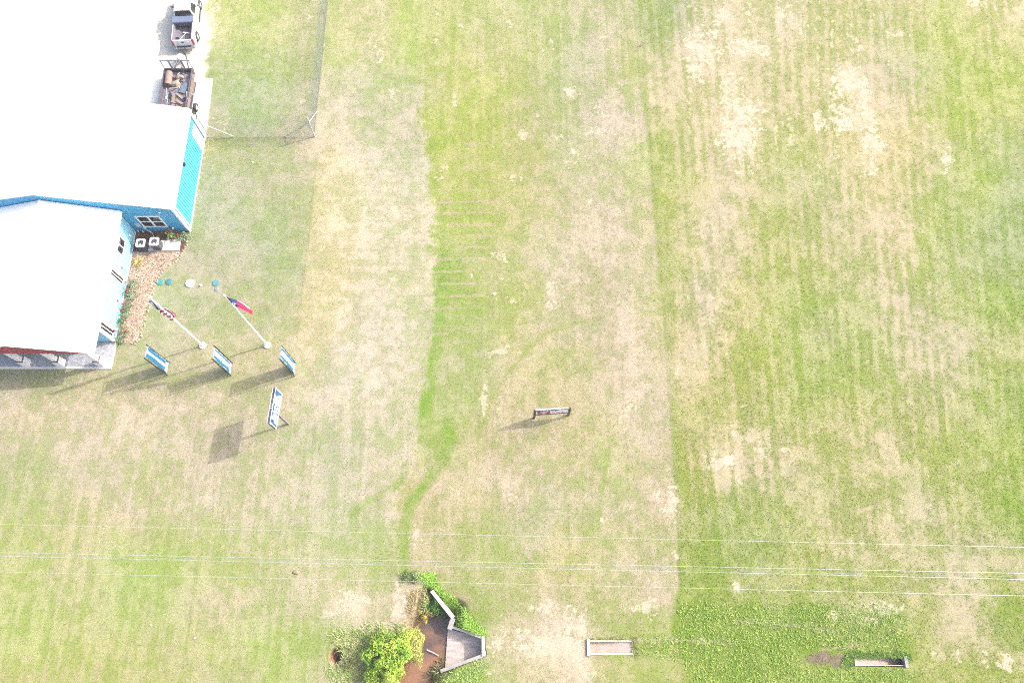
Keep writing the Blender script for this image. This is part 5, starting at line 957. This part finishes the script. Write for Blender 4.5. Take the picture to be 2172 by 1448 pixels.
# ------------------------------------------------------------------ leaves
LEAF = mat_attr('leaves', rough=.55, amp=.12, s1=6, s2=20, bump=0, trans=.28, spec=.3)
def leaves(b, c, rx, ry, rz, n, size, pal, seed=0, up=.5, shell=.55, aspect=.45, gap=.42):
    rg = np.random.default_rng(seed); c = np.array(c, float); n = int(n*1.9); size = size*.66
    d = rg.normal(0, 1, (n, 3)); d /= np.linalg.norm(d, axis=1)[:, None]; d[:, 2] = abs(d[:, 2])*1.0-.12; r = shell+(1-shell)*rg.random(n)**.7
    lump = 1+.28*np.sin(d[:, 0]*5.1+seed)+.24*np.sin(d[:, 1]*6.3+seed*1.7)*np.cos(d[:, 0]*4.2+seed*.6)
    p = c+d*np.array([rx, ry, rz])*(r*lump)[:, None]
    nn = vnoise(p[:, 0]*2.3+seed, p[:, 1]*2.3+p[:, 2]*1.9, seed+3); k = nn > -gap; p = p[k]; d = d[k]; m = len(p)
    nrm = d+np.array([0, 0, up])+rg.normal(0, .55, (m, 3)); nrm /= np.linalg.norm(nrm, axis=1)[:, None]
    a = np.cross(nrm, rg.normal(0, 1, (m, 3))); a /= np.linalg.norm(a, axis=1)[:, None]; e = np.cross(nrm, a)
    s = size*(.6+.8*rg.random(m)); pal = np.array(pal, float); ci = np.clip((nn[k]*.5+.5)*len(pal)*.9+rg.normal(0, .9, m), 0, len(pal)-.01).astype(int); cc = np.clip(lin(pal[ci])/KK*2.3*(.6+.8*rg.random(m))[:, None], .004, .5)
    for i in range(m):
        L_, W_ = a[i]*s[i], e[i]*s[i]*aspect; q = p[i]; f = nrm[i]*s[i]*.12
        b.add([q-L_, q+W_+f, q+L_, q-W_+f], [(0, 1, 2), (0, 2, 3)], tuple(cc[i]))
    return b
def blades(b, xy, zf, h, wd, pal, seed=0, lean=.5, flat=0.0, bright=1.5):
    rg = np.random.default_rng(seed); n = len(xy); pal = np.array(pal, float)
    az = rg.random(n)*6.283; hh = h*(.5+.9*rg.random(n)); ln = lean*(.4+1.0*rg.random(n)); z = zf(xy[:, 0], xy[:, 1])
    cc = pal if pal.shape == (n, 3) else pal[rg.integers(0, len(pal), n)]
    cc = np.clip(lin(np.clip(cc+rg.normal(0, 9, (n, 1)), 5, 250))/KK*bright, .004, .6)
    sx = np.cos(az+1.57)*wd/2; sy = np.sin(az+1.57)*wd/2; tx_ = xy[:, 0]+np.cos(az)*ln*hh; ty_ = xy[:, 1]+np.sin(az)*ln*hh
    V = np.stack([np.stack([xy[:, 0]-sx, xy[:, 1]-sy, z-.02], 1), np.stack([xy[:, 0]+sx, xy[:, 1]+sy, z-.02], 1), np.stack([xy[:, 0]*.45+tx_*.55+sx*.7, xy[:, 1]*.45+ty_*.55+sy*.7, z+hh*.65], 1), np.stack([tx_, ty_, z+hh*(.95-flat)], 1)], 1)
    return V.reshape(-1, 3), np.repeat(cc, 4, 0)
def blade_obj(name, xy, h, wd, pal, seed, lab, lean=.5, kind='stuff', flat=0, parent=None, zf=None, bright=1.5):
    V, C_ = blades(None, xy, zf or (lambda x, y: terrain(x, y)), h, wd, pal, seed, lean, flat, bright); n = len(xy)
    me = bpy.data.meshes.new(name); me.vertices.add(4*n); me.vertices.foreach_set('co', V.astype(np.float32).ravel())
    i = np.arange(n)*4; q = np.stack([i, i+1, i+2, i, i+2, i+3], 1).astype(np.int32); me.loops.add(q.size); me.loops.foreach_set('vertex_index', q.ravel()); me.polygons.add(2*n); me.polygons.foreach_set('loop_start', np.arange(0, q.size, 3, dtype=np.int32))
    a = me.color_attributes.new('Col', 'FLOAT_COLOR', 'POINT'); a.data.foreach_set('color', np.concatenate([C_, np.ones((len(C_), 1))], 1).astype(np.float32).ravel()); me.materials.append(LEAF); me.update(calc_edges=True)
    o = bpy.data.objects.new(name, me); COL.objects.link(o)
    return label(o, lab, kind=kind)
BR = [(95, 145, 60), (140, 190, 65), (178, 215, 72), (190, 222, 85), (205, 228, 100)]
MIDG = [(135, 170, 95), (160, 192, 105), (182, 210, 112), (200, 220, 140)]
STEMM = mat('shrub_stem', (.09, .07, .05), rough=.9, var=.2)
def shrub(loc, lab, clumps, stems=6, name='shrub', cat='shrub', group=None, flowers=None, fl_col=(200, 60, 85)):
    x, y = loc; z = gz(x, y); t = thing(name, (x, y, z), lab, cat, group)
    b = MB()
    for i, (dx, dy, dz, rx, ry, rz, n, sz, pal) in enumerate(clumps): leaves(b, (x+dx, y+dy, z+dz), rx, ry, rz, n, sz, pal, seed=int(abs(x*31+y*17)*10) % 997+i*7)
    b.build('foliage', LEAF, t, fix=False)
    b = MB(); rr = random.Random(int(abs(x*100)))
    for k in range(stems):
        c = clumps[k % len(clumps)]; b.tube((x+c[0]*.3+rr.uniform(-.1, .1), y+c[1]*.3+rr.uniform(-.1, .1), z-.1), (x+c[0]+rr.uniform(-.5, .5)*c[3], y+c[1]+rr.uniform(-.5, .5)*c[4], z+c[2]+c[5]*.6), .03, .01, n=5)
    b.build('stem', STEMM, t)
    if flowers:
        b = MB()
        for dx, dy, dz, r in flowers: leaves(b, (x+dx, y+dy, z+dz), r*.8, r*.8, r*.5, 22, r*.6, [fl_col, tuple(min(250, v+35) for v in fl_col), tuple(v*.8 for v in fl_col)], seed=int(dx*100+dy*37+50) % 991, aspect=.7)
        b.build('blossom', LEAF, t, fix=False)
    return t
q = lambda x, y, z=.6: at(x, y, z)
p = q(816, 1392, .8)
shrub((p.x, p.y), 'large bright green leafy shrub on the creek bank left of the pond', [(0, 0, .55, 1.5, 1.35, 1.2, 2600, .13, BR), (.7, .75, .5, 1.1, .9, .9, 1200, .11, BR), (.1, -1.5, .5, 1.15, 1.1, 1.1, 1600, .13, BR[1:]), (-.5, 1.0, .2, 1.0, .7, .5, 500, .09, MIDG), (-.9, -.4, .2, .8, 1.1, .5, 420, .08, MIDG)], stems=12)
p = q(868, 1368, .5)
shrub((p.x, p.y), 'yellowish green shrub leaning over the pond edge', [(0, 0, .3, 1.0, 1.1, .75, 1500, .085, [(150, 180, 75), (180, 210, 80), (205, 215, 110), (215, 205, 125)]), (.5, -.5, .15, .6, .9, .5, 700, .08, [(165, 170, 85), (195, 200, 110), (215, 205, 135)])], stems=7)
p = q(745, 1388, .3)
shrub((p.x, p.y), 'dull green scrubby shrub beside the eroded hole', [(0, .1, .0, .9, .75, .3, 420, .075, [(150, 155, 95), (175, 185, 105), (205, 205, 145), (215, 205, 165)]), (-.2, -.7, .0, .6, .4, .3, 220, .07, [(150, 160, 85), (195, 195, 110)])], stems=5)
p = q(778, 1345, .3)
shrub((p.x, p.y), 'low loose green shrub above the large leafy one', [(0, 0, .0, 1.0, .55, .32, 380, .07, MIDG), (.8, -.2, .0, .6, .4, .3, 220, .07, MIDG)], stems=5)
p = q(918, 1280, -.2)
shrub((p.x, p.y), 'dark leafy green shrub in the corner behind the wing wall', [(0, 0, .3, .75, .7, .8, 900, .10, [(50, 105, 55), (70, 135, 60), (110, 175, 70), (165, 215, 90)]), (.6, -.4, .2, .5, .5, .6, 450, .09, [(45, 110, 60), (80, 150, 70)])], stems=6)
p = q(893, 1272, .1)
shrub((p.x, p.y), 'scraggly brown green shrub upstream of the pond', [(0, .2, .1, .8, 1.2, .5, 1000, .075, [(125, 130, 85), (155, 165, 95), (185, 198, 110), (205, 190, 155)]), (.2, -.9, .0, .6, .6, .5, 500, .07, [(120, 115, 75), (165, 160, 95)])], stems=6, flowers=[(.25, -1.15, .45, .2), (-.05, -.75, .5, .13), (.35, -1.4, .4, .15)], fl_col=(235, 190, 60))
p = q(876, 1222, .3)
shrub((p.x, p.y), 'small pale green weed clump at the head of the creek', [(0, 0, .1, .6, .4, .5, 420, .08, [(110, 130, 85), (160, 190, 110), (185, 210, 140)]), (-.5, .1, .0, .5, .4, .35, 250, .07, MIDG)], stems=6)
# red flowered shrubs along the office and workshop walls
RG = [(85, 112, 82), (118, 148, 110), (150, 180, 138), (175, 200, 158)]
for (x, y, lab, n, fl) in [(272, 607, 'red flowering shrub by the office wall, nearest the tap', 5, [(.1, -.55, .75, .16), (-.2, .3, .6, .07)]), (266, 640, 'red flowering shrub halfway along the office wall', 6, [(-.45, -.1, .8, .14), (.05, -.3, .8, .15), (.45, .1, .6, .1)]), (255, 672, 'broad red flowering shrub below the pale blue office wall', 5, [(-.5, .15, .75, .12), (.5, -.3, .6, .1), (.15, .45, .8, .14)]), (253, 709, 'red flowering shrub at the porch end of the mulch bed', 5, [(-.35, .2, .7, .14), (.15, .5, .6, .16), (.5, .25, .6, .13), (.1, -.3, .6, .1)])]:
    p = at(x, y, .5); shrub((p.x, p.y), lab, [(0, 0, .12, .5, .55, .7, 240, .075, RG), (.2, .45, .05, .45, .42, .5, 170, .07, RG), (-.1, -.42, .05, .42, .4, .55, 160, .07, RG)], stems=5, group='red flowering shrubs along the walls', flowers=fl)
p = at(373, 500, .5)
shrub((p.x, p.y), 'wide red flowering shrub at the blue workshop corner', [(0, 0, .1, .8, .5, .6, 400, .075, RG), (.65, .1, .1, .5, .42, .55, 240, .075, RG), (-.55, .2, .2, .3, .4, .7, 160, .08, MIDG)], stems=6, group='red flowering shrubs along the walls', flowers=[(-.62, .25, .85, .17), (-.35, .3, .85, .16), (.25, -.1, .8, .12), (.05, -.3, .7, .08)], fl_col=(205, 85, 80))
# yellowed rosette plant in the mulch
p = at(293.5, 557, .1); t = thing('rosette_plant', (p.x, p.y, gz(p.x, p.y)+.05), 'yellowed spiky rosette plant in the middle of the mulch bed', 'plant')
b = MB()
for k in range(26):
    a = 2*math.pi*k/26+random.uniform(-.12, .12); L_ = random.uniform(.42, .7); e = random.uniform(.15, .6); d = Vector((math.cos(a), math.sin(a), 0)); s = Vector((-d.y, d.x, 0))*.035
    col_ = D(f=2.2, *random.choice([(228, 196, 120), (238, 210, 140), (215, 180, 105), (190, 170, 100)])); m_ = d*L_*.5+Vector((0, 0, .12+e*.3)); tip = d*L_+Vector((0, 0, .05+e*.25))
    b.add([-s*.6+Vector((0, 0, .05)), s*.6+Vector((0, 0, .05)), m_+s, m_-s, tip], [(0, 1, 2, 3), (3, 2, 4)], col_)
b.build('leaf', LEAF, t, local=True, fix=False)
b = MB(); b.blob((0, 0, .05), .08, .08, .07, n=8, m=5); b.build('crown', mat('plant_heart', (.12, .06, .035), rough=.9), t, local=True)
# ------------------------------------------------------------------ ground cover: weeds by the walls, grass of the unmown field
def poly_pts(P, n, seed):
    P = np.array(gxy(P)); rg = np.random.default_rng(seed); lo, hi = P.min(0), P.max(0); out = np.zeros((0, 2))
    while len(out) < n:
        c = lo+(hi-lo)*rg.random((n*2, 2)); k = poly_sd(c[:, 0], c[:, 1], [tuple(v) for v in P])+.25*fbm(c[:, 0]*1.6, c[:, 1]*1.6, seed+5)+.75*rg.random(len(c))**2.2 < .12; out = np.concatenate([out, c[k]])
    return out[:n]
W1 = [(895, 1213), (920, 1222), (930, 1245), (950, 1262), (968, 1272), (985, 1290), (1000, 1310), (1012, 1330), (1030, 1336), (1027, 1350), (1000, 1345), (975, 1332), (962, 1318), (958, 1295), (935, 1268), (915, 1245), (893, 1232)]
blade_obj('weeds', poly_pts(W1, 5500, 21), .10, .045, [(140, 185, 75), (160, 205, 82), (178, 220, 95), (190, 228, 105), (168, 210, 90)], 22, 'lush bright green weeds along the concrete wing wall', lean=1.7, bright=2.7)
W2 = [(1028, 1394), (1000, 1408), (960, 1424), (930, 1435), (925, 1460), (1010, 1470), (1040, 1430)]
blade_obj('weeds', poly_pts(W2, 750, 23), .09, .045, [(140, 180, 85), (160, 200, 90), (175, 210, 100), (200, 208, 140)], 24, 'green weeds below the concrete apron', lean=1.8, bright=2.6)
W3 = [(940, 1345), (947, 1345), (942, 1412), (925, 1425), (900, 1448), (885, 1460), (900, 1425), (925, 1405), (935, 1385)]
blade_obj('weeds', poly_pts(W3, 1500, 25), .3, .06, [(95, 120, 65), (130, 150, 80), (170, 150, 115), (200, 180, 150)], 26, 'brown and green weeds between the pond and the apron', lean=1.1, bright=2.0)
W6 = [(1795, 1383), (1860, 1385), (1930, 1386), (1932, 1395), (1880, 1393.5), (1812, 1395), (1798, 1412), (1790, 1405)]
blade_obj('ditch_grass', poly_pts(W6, 1800, 27), .13, .05, [(130, 175, 75), (155, 195, 85), (175, 208, 100)], 28, 'bright grass overhanging the narrow culvert end', lean=1.8, bright=2.0)
W9 = [(1445, 1275), (1900, 1285), (1935, 1330), (1925, 1378), (1800, 1380), (1700, 1372), (1690, 1415), (1800, 1420), (1930, 1420), (1940, 1470), (1480, 1470), (1450, 1400), (1360, 1392), (1360, 1362), (1440, 1340)]
blade_obj('ditch_weeds', poly_pts(W9, 9000, 45), .10, .05, [(138, 180, 72), (155, 195, 82), (172, 206, 92), (190, 212, 108)], 46, 'rough bright green grass filling the roadside ditch', lean=1.9, bright=2.4)
W8 = [(1252, 1352), (1300, 1352), (1346, 1356), (1352, 1372), (1348, 1390), (1340, 1388), (1342, 1366), (1330, 1361), (1254, 1361)]
blade_obj('edge_grass', poly_pts(W8, 500, 43), .09, .045, [(170, 195, 95), (190, 205, 120), (205, 200, 140)], 44, 'grass creeping over the edge of the pale culvert end', lean=1.8, bright=1.6)
W7 = [(695, 1350), (760, 1325), (850, 1320), (895, 1345), (912, 1370), (895, 1400), (850, 1425), (840, 1460), (720, 1460), (690, 1420), (725, 1400), (722, 1372)]
blade_obj('bank_grass', poly_pts(W7, 4200, 41), .12, .045, [(150, 185, 95), (175, 200, 110), (200, 205, 135), (215, 205, 150), (225, 208, 175), (160, 200, 90)], 42, 'mixed green and straw coloured grass round the creek shrubs', lean=2.0, bright=2.5)
W5 = [(870, 1255), (890, 1250), (905, 1300), (895, 1330), (885, 1350), (872, 1330), (862, 1290)]
blade_obj('dead_grass', poly_pts(W5, 900, 29), .12, .035, [(215, 190, 150), (225, 205, 165), (180, 165, 110), (205, 190, 120)], 30, 'straw coloured grass on the bank above the pond', lean=1.5, bright=2.2)
def field_grass():
    rg = np.random.default_rng(91); out = []
    X = rg.uniform(11, 49, 230000); Y = rg.uniform(-6, 56, 230000); px, py = pxy(X, Y)
    k = (px < 2230) & (py > -40) & (py < 1500) & ((px > np.interp(py, L1Y, L1X)+1.5) & (py < 1300) | (px > 1440) & (py >= 1300)); X, Y, py = X[k], Y[k], py[k]
    c = paint(X, Y); w_ = sstep(190, 120, c[:, 2])*(.35+.65*sstep(200, 1000, py)); k = rg.random(len(X)) < w_*.75
    k &= ~((poly_sd(X, Y, PIPE2) < .15) | (poly_sd(X, Y, PIPE1) < .2))
    X, Y, c = X[k], Y[k], c[k]
    c = c*(.90+.18*rg.random((len(X), 1)))+np.array([-4, 1, -8.]); return np.stack([X, Y], 1), c
XY, CC = field_grass()
blade_obj('field_grass', XY, .05, .05, CC, 33, 'unmown tufted grass of the field on the right', lean=2.0, bright=1.45)
def lawn_grass():
    rg = np.random.default_rng(92)
    X = rg.uniform(-49, 28, 330000); Y = rg.uniform(-6, 56, 330000); px, py = pxy(X, Y)
    k = (px > -40) & (py > -40) & (py < 1500) & ((px < np.interp(py, L1Y, L1X)) & (py < 1300) | (px < 1440) & (py >= 1300)) & ~((px < 455) & (py < 300)) & ~((X < XE+.2) & (Y > 18.3)) & (poly_sd(X, Y, BP) > .1)
    k &= (poly_sd(X, Y, POND) > 1.0) & (poly_sd(X, Y, APRON) > .2) & (poly_sd(X, Y, PIPE1) > .2) & ~((px > 380) & (px < 470) & (py > 580) & (py < 625)) & ~((px > 325) & (px < 380) & (py > 580) & (py < 612))
    X, Y = X[k], Y[k]; c = paint(X, Y); k = (c[:, 2] < 196) | (rg.random(len(X)) < .3); X, Y, c = X[k], Y[k], c[k]
    return np.stack([X, Y], 1), c*(.92+.14*rg.random((len(X), 1)))+np.array([-2, 0, -5.])
XY, CC = lawn_grass()
blade_obj('lawn_grass', XY, .03, .04, CC, 34, 'short mown grass and clippings of the lawn and swale', lean=2.6, bright=1.2)
p = at(1358, 100); b = MB()
for k in range(9):
    a = random.uniform(0, 6.28); b.tube((p.x, p.y, gz(p.x, p.y)), (p.x+.35*math.cos(a), p.y+.35*math.sin(a)+.1, .5*random.uniform(.4, 1.2)), .012, .005, n=4)
label(b.build('dead_weed', mat('dead_weed_brown', D(190, 140, 105), rough=.9)), 'brown dead weed at the mown edge near the top of the field', 'weed')
# ------------------------------------------------------------------ thin pale volume added over everything to lift the dark tones
b = MB(); b.box(-3200, 3200, -3200, 3200, -3.2, 58.0); hz = bpy.data.materials.new('air'); hz.use_nodes = True; N = hz.node_tree.nodes
for n_ in list(N):
    if n_.type != 'OUTPUT_MATERIAL': N.remove(n_)
pv = N.new('ShaderNodeVolumePrincipled'); pv.inputs['Color'].default_value = (.97, .98, 1, 1); pv.inputs['Density'].default_value = .0007; pv.inputs['Anisotropy'].default_value = .2
hz.node_tree.links.new(pv.outputs[0], N['Material Output'].inputs['Volume'])
label(b.build('veil', hz), 'thin pale haze added to lift dark tones', kind='stuff')
